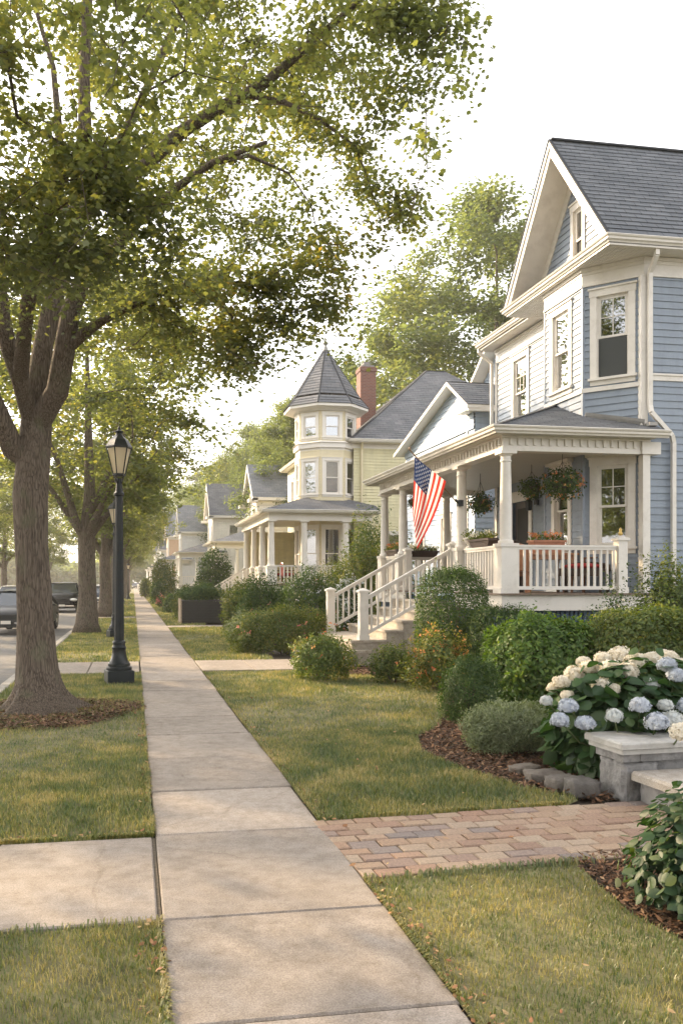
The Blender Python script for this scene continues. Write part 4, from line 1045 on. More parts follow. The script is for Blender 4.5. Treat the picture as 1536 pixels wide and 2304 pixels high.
def plain(name,parent,mat,fn):
    mb=MB();fn(mb);return mb.build(name,mat,parent)
def porch(Hh,x0,x1,y0,y1,fl,ez,xe,sl=.36,cols_y=(),cols_x=(),roofm=None,white=None,steps=None,rail=True,step=.2,ped=.8,r=.13,skirt=None):
    """front line x0, back wall x1; near end y0; steps=(ya,yb)"""
    white=white or WHITE2;o=.35;w=x1-x0+o
    rf=MB();ex,ey0,ey1=x0-o,y0-o,y1+o;tz=ez+sl*w
    shingles(rf,[(ex,ey0,ez),(ex,ey1,ez),(ex+w,ey1-w if ey1-w>ey0+w else ey1,tz),(ex+w,ey0+w,tz)],(0,1,0),step,.012)
    shingles(rf,[(ex,ey0,ez),(xe+o,ey0,ez),(xe+o,ey0+.9,ez+sl*.9),(ex+w,ey0+w,tz)],(1,0,0),step,.012)
    rf.build('porch_roof',roofm,Hh)
    g=MB();gutter(g,[(ex,ey1),(ex,ey0),(xe+o,ey0)],ez);g.box((ex,ey0,ez-.13),(xe+o,ey1,ez-.10));b=.11
    g.box((x0-b,y0-b,ez-.45),(x0+b,y1,ez-.13));g.box((x0+b,y0-b,ez-.45),(xe,y0+b,ez-.13));g.build('porch_beam',white,Hh)
    for y in cols_y: column_mb(x0,y,fl,ez-.45,ped,r,r+.05).build('column',white,Hh,autos=35)
    for x in cols_x: column_mb(x,y0,fl,ez-.45,ped,r,r+.05).build('column',white,Hh,autos=35)
    f=MB();f.box((x0-.15,y0-.15,fl-.05),(xe,y1,fl));f.build('porch_floor',DECK,Hh)
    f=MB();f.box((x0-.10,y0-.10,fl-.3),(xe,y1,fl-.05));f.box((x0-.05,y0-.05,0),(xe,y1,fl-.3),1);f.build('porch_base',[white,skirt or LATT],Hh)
    if rail:
        xs=[x0]+list(cols_x)
        for a,c in zip(xs,xs[1:]): railing_mb((a+.15,y0,fl),(c-.15,y0,fl),sp=.15,bw=.05).build('railing',white,Hh)
        ys=list(cols_y)
        for a,c in zip(ys,ys[1:]):
            if steps and not(c<=steps[0]+.2 or a>=steps[1]-.2): continue
            railing_mb((x0,a+.15,fl),(x0,c-.15,fl),sp=.15,bw=.05).build('railing',white,Hh)
    if steps:
        ya,yb=steps;m=MB();n=max(3,int(fl/.19));
        for k in range(1,n+1):
            z=fl-fl/(n+.5)*k;m.box((x0-.1-.32*k,ya,0),(x0-.1-.32*(k-1),yb,z))
        m.build('steps',STEPC,Hh);xe_=x0-.1-.32*n
        for y in (ya+.08,yb-.08):
            railing_mb((xe_+.1,y,.2),(x0-.1,y,fl),h=.85,sp=.15,bw=.05).build('stair_rail',white,Hh)
            newel_mb(xe_+.05,y,.05,1.15,.1).build('newel_post',white,Hh)

# =================== PALE BLUE COTTAGE behind the blue house ===================
C1=thing('cottage','small pale blue cottage with white raked gables between the blue house and the yellow house','house')
CW=[(9.6,29.0),(9.6,22.8),(18,22.8)]
siding('wall',C1,CW[1],CW[2],.6,6.55,PALEBLUE,.15,.018,[(.7,1.4,2.1,3.6)])
window(C1,(10.65,22.8),(1,0),.7,2.1,3.6,cas=.13,detail=False,glass=GLASSD)
siding('wall',C1,CW[0],CW[1],.6,6.4,PALEBLUE,.15,.018,[(1.2,1.9,2.1,3.6),(3.6,4.3,2.1,3.6)])
window(C1,(9.6,27.45),(0,-1),.7,2.1,3.6,cas=.13,detail=False,glass=GLASSD);window(C1,(9.6,25.05),(0,-1),.7,2.1,3.6,cas=.13,detail=False,glass=GLASSD)
ay,az,n0,f0,ezz=24.0,7.6,22.4,29.2,6.2
siding('gable_wall',C1,(9.57,29.0),(9.57,22.8),6.0,8,PALEBLUE,.15,.018,poly=[(0,6.0),(6.2,6.0),(6.2,6.6),(29.0-ay,az-.12),(0,6.28)])
m=MB();shingles(m,[(9.2,n0,6.6),(18,n0,6.6),(18,ay,az),(9.2,ay,az)],(1,0,0),.18,.012);shingles(m,[(9.2,f0,ezz),(18,f0,ezz),(18,ay,az),(9.2,ay,az)],(1,0,0),.18,.012)
# taller gable behind
shingles(m,[(10.3,20.5,6.9),(18,20.5,6.9),(18,23.3,8.9),(10.3,23.3,8.9)],(1,0,0),.18,.012);shingles(m,[(10.3,26.2,6.9),(18,26.2,6.9),(18,23.3,8.9),(10.3,23.3,8.9)],(1,0,0),.18,.012)
m.build('roof',ROOF2,C1)
m=MB()
for (x,ya,za,yb,zb) in ((9.2,n0,6.6,ay,az),(9.2,f0,ezz,ay,az),(10.3,20.5,6.9,23.3,8.9),(10.3,26.2,6.9,23.3,8.9)):
    m.prism([(x,ya,za-.02),(x,yb,zb-.02),(x,yb,zb-.13),(x,ya,za-.13)],(.05,0,0));m.prism([(x+.05,ya,za-.05),(x+.05,yb,zb-.05),(x+.05,yb,zb-.10),(x+.05,ya,za-.10)],(.42,0,0))
m.box((9.25,n0+.02,6.42),(18,n0+.10,6.60));m.box((9.25,n0+.1,6.46),(18,23.3,6.49))
m.build('rake_trim',WHITE2,C1)
siding('gable_wall',C1,(10.7,26.0),(10.7,20.7),6.0,10,PALEBLUE,.15,.018,poly=[(0,6.9),(5.3,6.9),(2.7,8.75)])
m=MB();m.box((9.7,23.4,0),(18,29,6.3));m.prism([(9.7,23.2,6.3),(9.7,29.1,6.3),(9.7,ay,az-.2)],(8,0,0));m.prism([(10.8,20.8,6.85),(10.8,25.9,6.85),(10.8,23.3,8.7)],(7,0,0));m.box((10.8,20.7,0),(18,23.35,6.85));m.build('inner_walls',INSIDE,C1)
m=MB();m.box((9.56,23.26,.4),(9.70,23.38,6.5));m.build('corner_board',WHITE2,C1)

# =================== YELLOW TURRET HOUSE ===================
Y1=thing('turret_house','yellow house with eight sided corner turret, slate cone roof and red brick chimney','house')
TX,TY,TR=8.87,38.6,1.33
def octp(R,k,off=22.5): a=rad(off+45*k);return (TX+R*math.cos(a),TY+R*math.sin(a))
def turret_band(name,z0,z1,R0,R1,mat,m2=None):
    mb=MB();mb.lathe([(R0,z0),(R1,z1)],(TX,TY,0),8,rot=rad(22.5));return mb.build(name,mat,Y1)
Rr=TR/math.cos(rad(22.5))
YT=M_basic('turret_cream',(.68,.60,.40),.5,.06,3)
for k in range(8):
    a=octp(Rr,k);b=octp(Rr,k+1);mid=((a[0]+b[0])/2,(a[1]+b[1])/2);U=Vector((b[0]-a[0],b[1]-a[1],0));L_=U.length
    N_=U.normalized().cross(Z)
    vis=N_.y<.3 and N_.x<.8
    for (z0,z1,wz0,wz1,w_) in ((1.4,4.4,1.75,4.05,.72),(4.9,7.6,5.6,7.1,.66),(8.0,9.40,8.18,9.16,.66)):
        siding('turret_wall',Y1,a,b,z0,z1,YT,.13,.012,[(L_/2-w_/2,L_/2+w_/2,wz0,wz1)] if vis else [])
        if vis: window(Y1,mid,U,w_,wz0,wz1,cas=.13,detail=True,white=WHITE2,shade=.5 if wz0>5 else 0,depth=.4,low_screen=wz0>5 and False)
for (z0,z1,r0,r1) in ((7.55,7.7,1.0,1.0),(7.7,7.92,1.07,1.07),(7.92,8.0,1.12,1.03),(4.85,5.05,1.04,1.04),(9.36,9.50,1.04,1.14)):
    turret_band('turret_moulding',z0,z1,Rr*r0,Rr*r1,WHITE2)
m=MB();RE=1.84/math.cos(rad(22.5));m.lathe([(Rr*1.02,9.42),(RE,9.50),(RE,9.62),(Rr,9.64)],(TX,TY,0),8,rot=rad(22.5));m.build('turret_cornice',WHITE2,Y1)
m=MB();apx=(TX,TY,12.6)
for k in range(8):
    a=(TX+RE*1.02*math.cos(rad(22.5+45*k)),TY+RE*1.02*math.sin(rad(22.5+45*k)),9.62);b=(TX+RE*1.02*math.cos(rad(67.5+45*k)),TY+RE*1.02*math.sin(rad(67.5+45*k)),9.62)
    # slightly bell-cast cone
    f=.80;a2=(TX+(a[0]-TX)*f,TY+(a[1]-TY)*f,10.12);b2=(TX+(b[0]-TX)*f,TY+(b[1]-TY)*f,10.12)
    shingles(m,[a,b,b2,a2],(Vector(b)-Vector(a)),.17,.02);shingles(m,[a2,b2,apx],(Vector(b2)-Vector(a2)),.17,.02)
    m.beam(a2,apx,.06,.05);m.beam(a,a2,.06,.05)
m.build('turret_roof',ROOF2,Y1)
m=MB();m.lathe([(.16,12.42),(.10,12.58),(.05,12.68),(.13,12.76),(.13,12.82),(.03,12.89),(.015,13.15),(0.002,13.3)],(TX,TY,0),10);m.build('finial',M_basic('copper_finial',(.22,.22,.2),.5,.1,5),Y1)
# main body
YX0,YX1,YY0,YY1=10.15,21,37.6,47.5
siding('wall',Y1,(YX0-.2,YY0),(YX1,YY0),.8,8.0,YELLOW,.14,.018,[(1.55,2.2,1.9,3.8)])
window(Y1,(YX0-.2+1.87,YY0),(1,0),.65,1.9,3.8,cas=.13,detail=False,white=WHITE2)
m=MB();m.box((YX0+.02,YY0+.03,0),(YX1,YY1,8.0));m.box((8.75,39.4,0),(YX0+.1,46.9,7.95));m.build('inner_walls',YELLOW,Y1)
m=MB();m.box((YX0-.35,YY0-.02,7.75),(YX1,YY0+.02,8.0));m.build('frieze',WHITE2,Y1)
rr=MB();ey=.42
A_=(YX0-ey,YY0-ey,8.12);B_=(YX1+ey,YY0-ey,8.12);Cc=(YX1+ey,YY1+ey,8.12);D_=(YX0-ey,YY1+ey,8.12);r1=(15.2,42.6,12.75);r2=(16.3,42.6,12.75)
shingles(rr,[A_,B_,r2,r1],(1,0,0),.19,.014);shingles(rr,[D_,A_,r1],(0,1,0),.19,.014);shingles(rr,[Cc,D_,r1,r2],(1,0,0),.3,.014);shingles(rr,[B_,Cc,r2],(0,1,0),.3,.014)
rr.beam(A_,r1,.14,.04);rr.beam(r1,r2,.14,.04)
# wing with low roof towards the street
w0=8.62
shingles(rr,[(w0-.35,40.2,7.95),(w0-.35,47.3,7.95),(YX0+.6,47.3,9.2),(YX0+.6,40.2,9.2)],(0,1,0),.19,.014)
# dark steep roof behind the wing
shingles(rr,[(8.3,43.8,7.9),(12,43.8,7.9),(12,46.5,10.3),(10.0,46.5,10.3)],(1,0,0),.19,.014)
rr.build('roof',ROOF2,Y1)
m=MB();gutter(m,[(YX0-ey,YY1),(YX0-ey,YY0-ey),(YX1+ey,YY0-ey)],8.12);m.box((YX0-ey,YY0-ey,7.98),(YX1+ey,YY0,8.01));m.box((YX0-ey,YY0,7.98),(YX0,YY1,8.01));gutter(m,[(w0-.35,47.3),(w0-.35,40.0)],7.97);m.box((w0-.35,40.0,7.82),(YX0,47.3,7.85));m.build('gutter',WHITE2,Y1)
siding('wall',Y1,(w0,47.0),(w0,39.5),.8,7.85,YELLOW,.14,.018,[(6.1,6.65,5.4,7.1),(3.6,4.25,5.4,7.1),(1.2,1.85,5.4,7.1),(1.2,2.1,1.5,3.7)])
for q,w_,a_,b_ in ((6.375,.55,5.4,7.1),(3.925,.65,5.4,7.1),(1.525,.65,5.4,7.1),(1.65,.9,1.5,3.7)): window(Y1,(w0,47.0-q),(0,-1),w_,a_,b_,cas=.13,detail=False,white=WHITE2)
m=MB();m.beam((10.32,37.5,8.0),(10.32,37.5,4.9),.09,.09,up=(0,1,0));m.beam((10.3,37.3,8.0),(10.32,37.5,7.7),.09,.09,up=(0,1,0));m.build('downspout',YT,Y1)
m=MB();m.box((11.3,41.3,8),(12.1,42.1,12.5));m.box((11.26,41.26,12.27),(12.14,42.14,12.45))
ch=m.build('chimney',BRICKM,Y1);m=MB();m.box((11.38,41.38,12.5),(12.02,42.02,12.6));m.box((11.53,41.53,12.6),(11.85,41.85,12.78));m.build('chimney_cap',FOUND,ch)
porch(Y1,5.85,8.7,35.9,45.0,1.5,4.72,10.3,.33,cols_y=(35.9,38.4,41.1,43.9),cols_x=(7.3,9.15),roofm=ROOF2,steps=(41.3,43.7),r=.15)
m=MB();m.box((5.9,45.0,1.5),(8.6,45.1,4.3));m.build('porch_end_wall',YELLOW,Y1)

# =================== FARTHER HOUSES ===================
def gable_house(name,label,xf,xb,yn,yf,eave,apex,wall,roofm,white,porch_x=None,fl=1.3,wins_side=(),steps=None,apx=None,porch_wall=None,bays=True,pz=4.3):
    h=thing(name,label,'house');ym=apx or (yn+yf)/2
    n=yn+.35;f=yf-.35
    fr=[(.9,1.7,5.0,6.6),((f-n)-1.7,(f-n)-.9,5.0,6.6)]
    siding('wall',h,(xf+.35,f),(xf+.35,n),.6,eave,wall,3.0,.0,fr+[(.9,1.7,1.7,3.4),((f-n)-1.7,(f-n)-.9,1.4,3.5)])
    for (a,b,c,d) in fr+[(.9,1.7,1.7,3.4),((f-n)-1.7,(f-n)-.9,1.4,3.5)]: window(h,(xf+.35,f-(a+b)/2),(0,-1),b-a,c,d,cas=.15,detail=False,white=white,glass=GLASSD)
    siding('wall',h,(xf+.35,n),(xb,n),.6,eave,wall,3.0,.0,[(u-.4,u+.4,z0,z1) for u,z0,z1 in wins_side])
    for u,z0,z1 in wins_side: window(h,(xf+.35+u,n),(1,0),.8,z0,z1,cas=.15,detail=True,white=white,glass=GLASSD)
    gw=f-n;siding('gable_wall',h,(xf+.37,f),(xf+.37,n),eave,apex,wall,3.0,.0,[(gw/2-.35,gw/2+.35,eave+.5,eave+1.6)] if apex-eave>2.2 else [],poly=[(0,eave),(gw,eave),(f-ym,apex-.2)])
    if apex-eave>2.2: window(h,(xf+.37,f-gw/2),(0,-1),.7,eave+.5,eave+1.6,cas=.13,detail=False,white=white,glass=GLASSD)
    m=MB()
    for yy in (yn,yf): shingles(m,[(xf,yy,eave),(xb,yy,eave),(xb,ym,apex),(xf,ym,apex)],(1,0,0),.22,.014)
    m.build('roof',roofm,h)
    m=MB()
    for yy in (yn,yf):
        m.prism([(xf-.02,yy,eave-.02),(xf-.02,ym,apex-.02),(xf-.02,ym,apex-.34),(xf-.02,yy,eave-.30)],(.06,0,0));m.prism([(xf+.04,yy,eave-.05),(xf+.04,ym,apex-.05),(xf+.04,ym,apex-.10),(xf+.04,yy,eave-.10)],(.33,0,0))
    m.box((xf,yn,eave-.2),(xb,yn+.06,eave));m.box((xf,yn+.06,eave-.18),(xb,n,eave-.14));m.box((xf+.35,n-.03,eave-.5),(xb,n,eave-.2));m.box((xf+.3,n-.04,.6),(xf+.45,n+.1,eave-.2))
    m.box((xf-.25,yn,eave-.32),(xf+.35,yn+.9,eave-.1));m.box((xf-.25,yf-.9,eave-.32),(xf+.35,yf,eave-.1))
    m.build('trim',white,h)
    m=MB();m.box((xf+.6,n+.1,0),(xb,f,eave));m.prism([(xf+.6,yn+.4,eave),(xf+.6,yf-.4,eave),(xf+.6,ym,apex-.25)],(xb-xf-.8,0,0));m.build('inner_walls',wall,h)
    if porch_x is not None:
        L_=yf-yn;cy=[yn+.2,yn+L_*.33,yn+L_*.66,yf-.2];cx=[porch_x+(xf+.35-porch_x)*.5]
        porch(h,porch_x,xf+.35,yn+.2,yf-.2,fl,pz,xf+1.2,.33,cols_y=cy,cols_x=cx,roofm=roofm,white=white,steps=steps or (cy[2]+.2,cy[3]-.2),rail=True)
    return h
gable_house('gabled_house','cream two storey house with grey gable roof next beyond the turret house',7.8,18,55.4,61.2,7.25,9.8,IVORY,ROOF3,WHITE2,porch_x=5.4,wins_side=((1.6,5.2,6.7),))
h4=gable_house('gabled_house','ivory house with broad grey gable roof, third from the turret',6.5,17,73.0,79.2,7.4,10.5,CREAM,ROOF2,WHITE2,porch_x=4.0,wins_side=((5.0,5.1,6.6),(1.8,5.1,6.6)),pz=4.2)
h5=gable_house('gabled_house','white house with pale slate gable, partly hidden by the round shrub',5.1,15,97,103.5,7.4,10.7,GREYW,ROOF3,WHITE2,porch_x=3.2,wins_side=((3.6,4.6,6.4),),pz=4.2)
h6=gable_house('gabled_house','peach coloured house with tall gable far down the street',4.6,14,121,128,8.2,12.0,PEACH,ROOF3,WHITE2,porch_x=3.1,wins_side=((2.4,4.8,6.6),),pz=4.2)
h7=gable_house('gabled_house','grey house with low porch near the end of the row',4.4,14,146,153,7.2,10.6,GREYW,ROOF2,WHITE2,porch_x=3.0,wins_side=(),pz=4.2)
h8=gable_house('gabled_house','small cream house last in the row down the street',4.0,13,172,180,7.2,11.0,CREAM,ROOF2,WHITE2,porch_x=2.9,wins_side=(),pz=4.2)

# =================== TREES ===================
def grow(limbs, tips, seed=0, step=.32, rtip=.006, expo=2.25, lift=.25, sag=0.0):
    """limbs: list of (points,radii,parent_limb or None); tips: (n,3). returns nodes,parent,radius,depth order"""
    r=np.random.default_rng(seed)
    P=[];par=[];fix=[];start={}
    for li,(pts,rads,pl) in enumerate(limbs):
        prev=-1
        if pl is not None:
            A=np.array(P);prev=int(np.argmin(((A-np.array(pts[0]))**2).sum(1)))
        for i in range(len(pts)-1):
            a=np.array(pts[i],float);b=np.array(pts[i+1],float);n=max(1,int(np.linalg.norm(b-a)/step))
            for k in range(0 if i==0 else 1,n+1):
                if k==0 and pl is not None: continue
                q=a+(b-a)*k/n
                if i>0 and k==0: continue
                P.append(q);par.append(prev);fix.append(rads[i]+(rads[i+1]-rads[i])*k/n);prev=len(P)-1
    nfix=len(P)
    cap=nfix+len(tips)*24;N=np.zeros((cap,3));N[:nfix]=np.array(P);cnt=nfix
    A=N[:nfix];d=np.sqrt(((tips[:,None,:]-A[None])**2).sum(2)).min(1);order=np.argsort(d)
    root=np.array(limbs[0][0][0]);dirs=np.zeros((cap,3))
    for i in range(nfix):
        if par[i]>=0:
            v=N[i]-N[par[i]];dirs[i]=v/(np.linalg.norm(v)+1e-9)
        else: dirs[i]=(0,0,1)
    tipidx=[]
    for ti in order:
        t=tips[ti];A=N[:cnt];v=t-A;dist=np.linalg.norm(v,axis=1)+1e-6
        cosang=(v*dirs[:cnt]).sum(1)/dist
        cost=dist*(1.55-.55*cosang)
        cost[A[:,2]<tips[:,2].min()-1.6]+=50
        j=int(np.argmin(cost));p0=A[j].copy();L_=dist[j];n=min(22,max(1,int(L_/step)))
        d0=dirs[j]*.5+v[j]/L_*.8;c=p0+d0*L_*.5+np.array([0,0,lift*L_*.3])+r.normal(0,.05*L_,3)
        prev=j
        for k in range(1,n+1):
            s=k/n;q=(1-s)**2*p0+2*s*(1-s)*c+s*s*t
            if k<n: q=q+r.normal(0,.02,3)
            N[cnt]=q;vv=q-N[prev];dirs[cnt]=vv/(np.linalg.norm(vv)+1e-9);par.append(prev);fix.append(0);prev=cnt;cnt+=1
        tipidx.append(prev)
    N=N[:cnt];par=np.array(par);fix=np.array(fix);R=np.zeros(cnt);ch=[[] for _ in range(cnt)]
    for i in range(cnt):
        if par[i]>=0: ch[par[i]].append(i)
    acc=np.zeros(cnt)
    for i in range(cnt-1,-1,-1):
        if not ch[i]: acc[i]=rtip**expo
        R[i]=acc[i]**(1/expo)
        if par[i]>=0: acc[par[i]]+=acc[i]
    for i in range(nfix): R[i]=fix[i]
    for i in range(nfix,cnt):
        pp=par[i]
        R[i]=min(R[i],R[pp]*(.62 if pp<nfix else 1.0)) 
    return N,par,R,ch,np.array(tipidx),nfix
def tree_mesh(N,par,R,ch,trunk_flare=None,minr=.0):
    mb=MB();cnt=len(N);done=np.zeros(cnt,bool)
    starts=[0]
    starts=[i for i in range(cnt) if par[i]<0]
    stack=list(starts)
    while stack:
        s=stack.pop();path=[s] if par[s]<0 else [par[s],s];rad_=[R[s]] if par[s]<0 else [min(R[s]*1.15,R[par[s]]),R[s]]
        cur=s
        while ch[cur]:
            k=max(ch[cur],key=lambda c:R[c]);
            for c in ch[cur]:
                if c!=k: stack.append(c)
            path.append(k);rad_.append(R[k]);cur=k
        if max(rad_)<minr: continue
        n=14 if rad_[0]>.12 else (9 if rad_[0]>.05 else (6 if rad_[0]>.02 else 4))
        pts=[Vector(N[i]) for i in path]
        if trunk_flare and par[s]<0:
            n=28
            mb.tube(pts,rad_,n,wob=trunk_flare)
        else: mb.tube(pts,rad_,n,cap=False)
    return mb
def leaves_on(N,par,tipidx,per,spread,size,kind,seed,droop=.5,back=3,sizevar=(.7,1.25)):
    r=np.random.default_rng(seed);n=len(tipidx)*per
    base=np.repeat(tipidx,per);hop=r.integers(0,back+1,n)
    cur=base.copy()
    for k in range(back):
        mv=(hop>k)&(par[cur]>=0);cur[mv]=par[cur][mv]
    C=N[cur]
    off=r.normal(0,1,(n,3));off/=np.linalg.norm(off,axis=1,keepdims=True);off*= (spread*r.random((n,1))**.5);off[:,2]*=.62
    P=C+off
    out=off/(np.linalg.norm(off,axis=1,keepdims=True)+1e-9)
    nr=np.stack([r.normal(0,.55,n),r.normal(0,.55,n),np.ones(n)],1)+out*.35
    tp=out*1.0+r.normal(0,.5,(n,3));tp[:,2]-=droop
    return leaf_arrays(kind,P,nr,tp,size*r.uniform(sizevar[0],sizevar[1],n),r)
def Rprof(z,prof):
    zs=[p[0] for p in prof];rs=[p[1] for p in prof];return np.interp(z,zs,rs)
def crown_tips(n,c,prof,seed,clump=.0,inner=.35,wob=.14,keep=None,zb=None):
    r=np.random.default_rng(seed);out=[];z0,z1=prof[0][0],prof[-1][0];got=0
    ph=r.uniform(0,6.28,6)
    while got<n:
        m=n*3;z=r.uniform(z0,z1,m);a=r.uniform(0,2*np.pi,m);R_=Rprof(z,prof)
        R_=R_*(1+wob*np.sin(2*a+ph[0]+z*.7)+wob*.7*np.sin(5*a+ph[1]-z*1.3)+wob*.5*np.sin(3*z+ph[2]+2*a))
        q=np.sqrt(r.uniform(inner**2,1,m))
        keepp=r.random(m)<(R_/R_.max())
        x=c[0]+np.cos(a)*R_*q;y=c[1]+np.sin(a)*R_*q;T=np.stack([x,y,z],1)
        # layered clumps with gaps
        if clump>0:
            f=fbm(x*.9+z*.5,y*.9-z*.6,1.2,seed)+.5*np.sin(z*2.6+x*.6+ph[3]);keepp&=(f>-clump)
        if keep is not None: keepp&=keep(T)
        T=T[keepp];out.append(T);got+=len(T)
    return np.concatenate(out)[:n]
# ---- the nearest maple ----
D0=10.6
def w_(px,py,d=D0): p=W(px,py,d);return (p.x,p.y,p.z)
tb=(-1.14,10.86,-.06)
fork=w_(80,960,10.75);
def tr_flare(i,t,p):
    z=max(0,p[2]);f=math.exp(-z/.20)
    f2=math.exp(-z/.13);return 1+f*(.22+.40*abs(math.sin(t*2.5+.6))**2)+f2*(.12+.85*abs(math.sin(t*3.5+.4))**4+.12*math.sin(t*7))+.035*math.sin(t*3+z*2.1)+.03*math.sin(t*5-z*3.2)+.015*math.sin(t*11+z*9)
limbs=[
 ([tb,(-1.142,10.86,-.01),(-1.145,10.86,.04),(-1.15,10.865,.10),(-1.155,10.87,.17),(-1.16,10.875,.25),(-1.165,10.88,.35),(-1.18,10.9,.5),(-1.21,10.93,1.2),(-1.25,10.96,2.1),(-1.26,10.96,2.7),fork,w_(85,860,10.8),w_(100,770,10.9),w_(150,560,11.1),w_(185,450,11.2),w_(192,330,11.2),w_(190,180,11.2),w_(200,-60,11.2),w_(210,-350,11.2)],
  [.275,.272,.27,.266,.262,.256,.25,.245,.215,.200,.215,.195,.14,.125,.11,.11,.095,.075,.055,.03],None),
 ([w_(70,1060,10.75),w_(30,1010,10.6),w_(5,950,10.4),w_(-40,850,10.2),w_(-110,700,10.0),w_(-200,480,9.8),w_(-260,250,9.6)],[.165,.145,.13,.115,.09,.065,.04],0),
 ([w_(75,955,10.75),w_(45,850,10.4),w_(22,790,10.2),w_(6,710,10.0),w_(-5,600,9.8),w_(-30,420,9.5),w_(-30,200,9.3)],[.13,.11,.10,.09,.08,.06,.035],0),
 ([w_(95,960,10.75),w_(130,880,10.5),w_(145,790,10.4),w_(160,700,10.3),w_(185,640,10.2),w_(245,575,10.0),w_(310,500,9.8),w_(400,420,9.5),w_(480,365,9.2),w_(600,320,8.9)],[.16,.14,.13,.115,.09,.075,.06,.045,.035,.02],0),
 ([w_(150,785,10.4),w_(185,755,10.3),w_(225,725,10.2),w_(290,690,10.0),w_(380,650,9.9),w_(470,640,9.8)],[.09,.07,.055,.045,.03,.018],3),
 ([w_(175,500,11.15),w_(215,455,11.0),w_(325,375,10.6),w_(405,300,10.3),w_(500,240,10.0),w_(600,185,9.8),w_(690,105,9.6),w_(800,10,9.4),w_(880,-90,9.2)],[.11,.10,.085,.08,.07,.06,.045,.03,.018],0),
 ([w_(190,440,11.2),w_(220,395,11.3),w_(260,340,11.4),w_(330,200,11.7),w_(420,0,12.0),w_(500,-220,12.2)],[.09,.08,.07,.055,.04,.02],0),
 ([w_(120,500,11.1),w_(122,420,11.3),w_(135,310,11.6),w_(120,150,12.0),w_(60,-50,12.4)],[.075,.065,.055,.04,.02],0),
 ([w_(45,850,10.4),w_(60,700,9.6),w_(90,560,8.8),w_(130,420,8.0),w_(200,300,7.2)],[.10,.085,.07,.05,.025],2),
 ([w_(500,240,10.0),w_(560,215,9.9),w_(640,230,9.8),w_(720,270,9.7),w_(800,330,9.6)],[.045,.035,.03,.022,.012],5),
 ([w_(400,420,9.5),w_(470,370,9.4),w_(560,350,9.4),w_(650,390,9.5)],[.04,.03,.022,.012],3),
]
profM=[(3.85,2.2),(4.05,2.55),(4.45,3.1),(5.2,3.75),(5.9,4.15),(6.9,4.45),(8.2,4.9),(9.6,5.2),(11,4.9),(12.5,3.6),(13.6,1.6)]
cM=(-1.3,10.9)
def keepM(T):
    rr=np.hypot(T[:,0]-cM[0],T[:,1]-cM[1]);rk=np.random.default_rng(len(T)).random(len(T))
    return ~((T[:,2]<5.3)&(T[:,0]<-1.5))&~((T[:,2]<5.2)&(rr<1.9))&~((T[:,2]<4.8)&(T[:,1]<9.6))&~((T[:,1]<9.8)&(rk<.45))&~((T[:,0]>-2.3)&(T[:,0]<-.2)&(T[:,1]<11.2)&(T[:,2]>4.6)&(T[:,2]<7.0))
def maple():
    tips=crown_tips(int(1850),cM,profM,11,clump=.16,inner=.30,wob=.10,keep=keepM)
    # hanging foreground boughs on the camera side
    r=np.random.default_rng(5);ex=[]
    for (px,py,d,n,sx,sz) in ((80,520,7.6,46,.7,.24),(250,600,7.9,28,.45,.2),(60,600,7.4,18,.5,.18),(330,440,7.4,14,.5,.2),(40,640,8.4,20,.5,.2),(330,520,7.6,16,.5,.3),(390,660,9.4,18,.45,.25),(520,800,10.8,30,.42,.25),(440,740,10.5,22,.5,.3),(180,200,6.8,26,.9,.4),(60,90,6.5,34,.9,.4),(420,90,6.9,26,.9,.4),(690,700,10.2,16,.35,.22),(640,640,10.2,16,.4,.25),(960,90,9.0,14,.35,.3),(800,600,9.9,8,.25,.2),(540,830,10.9,8,.25,.15),(890,480,9.7,8,.25,.2),(690,690,10.3,22,.4,.3),(780,560,9.8,8,.4,.3),(850,430,9.6,10,.4,.4),(980,60,9.0,24,.4,.35),(900,140,9.0,18,.4,.4),(860,260,9.2,10,.4,.4)):
        c=np.array(W(px,py,d));ex.append(c+r.normal(0,1,(n,3))*np.array([sx,sx*.8,sz]))
    tips=np.concatenate([tips]+ex)
    N,par,R,ch,ti,nf=grow(limbs,tips,3,step=.30,rtip=.0035,lift=.3)
    t=thing('maple_tree','large maple with forked trunk nearest the camera, boughs overhanging the sidewalk','tree',(0,0,0))
    tree_mesh(N,par,R,ch,tr_flare).build('trunk',BARK,t,smooth=True)
    V,Fc,a=leaves_on(N,par,ti,int(58*DETAIL),.31,.062,'maple',9,droop=.6,back=3)
    put('crown',fast_mesh('crown',V,Fc,MAPLE,{'rnd':a}),t)
maple()
# ---- street tree kinds (built at the origin, copied along the tree lawn) ----
def street_tree(name,label,x,y,prof,limbs,ntips,per,spread,size,kind,leafm,barkm,seed,group,clump=.05,inner=.3,flare=True):
    tips=crown_tips(ntips,(0,0),prof,seed,clump=clump,inner=inner,wob=.13)
    N,par,R,ch,ti,nf=grow(limbs,tips,seed,step=.5,rtip=.006)
    t=thing(name,label,'tree',(x,y,0),0,group)
    def fl(i,tt,p):
        z=max(0,p[2]);f=math.exp(-z/.35);return 1+f*(.32+.28*abs(math.sin(tt*2.5+seed))**1.5)+.03*math.sin(tt*3+z*2)
    tree_mesh(N,par,R,ch,fl if flare else None).build('trunk',barkm,t,smooth=True)
    V,Fc,a=leaves_on(N,par,ti,per,spread,size,kind,seed+1,droop=.4,back=2)
    put('crown',fast_mesh('crown',V,Fc,leafm,{'rnd':a}),t)
    return t
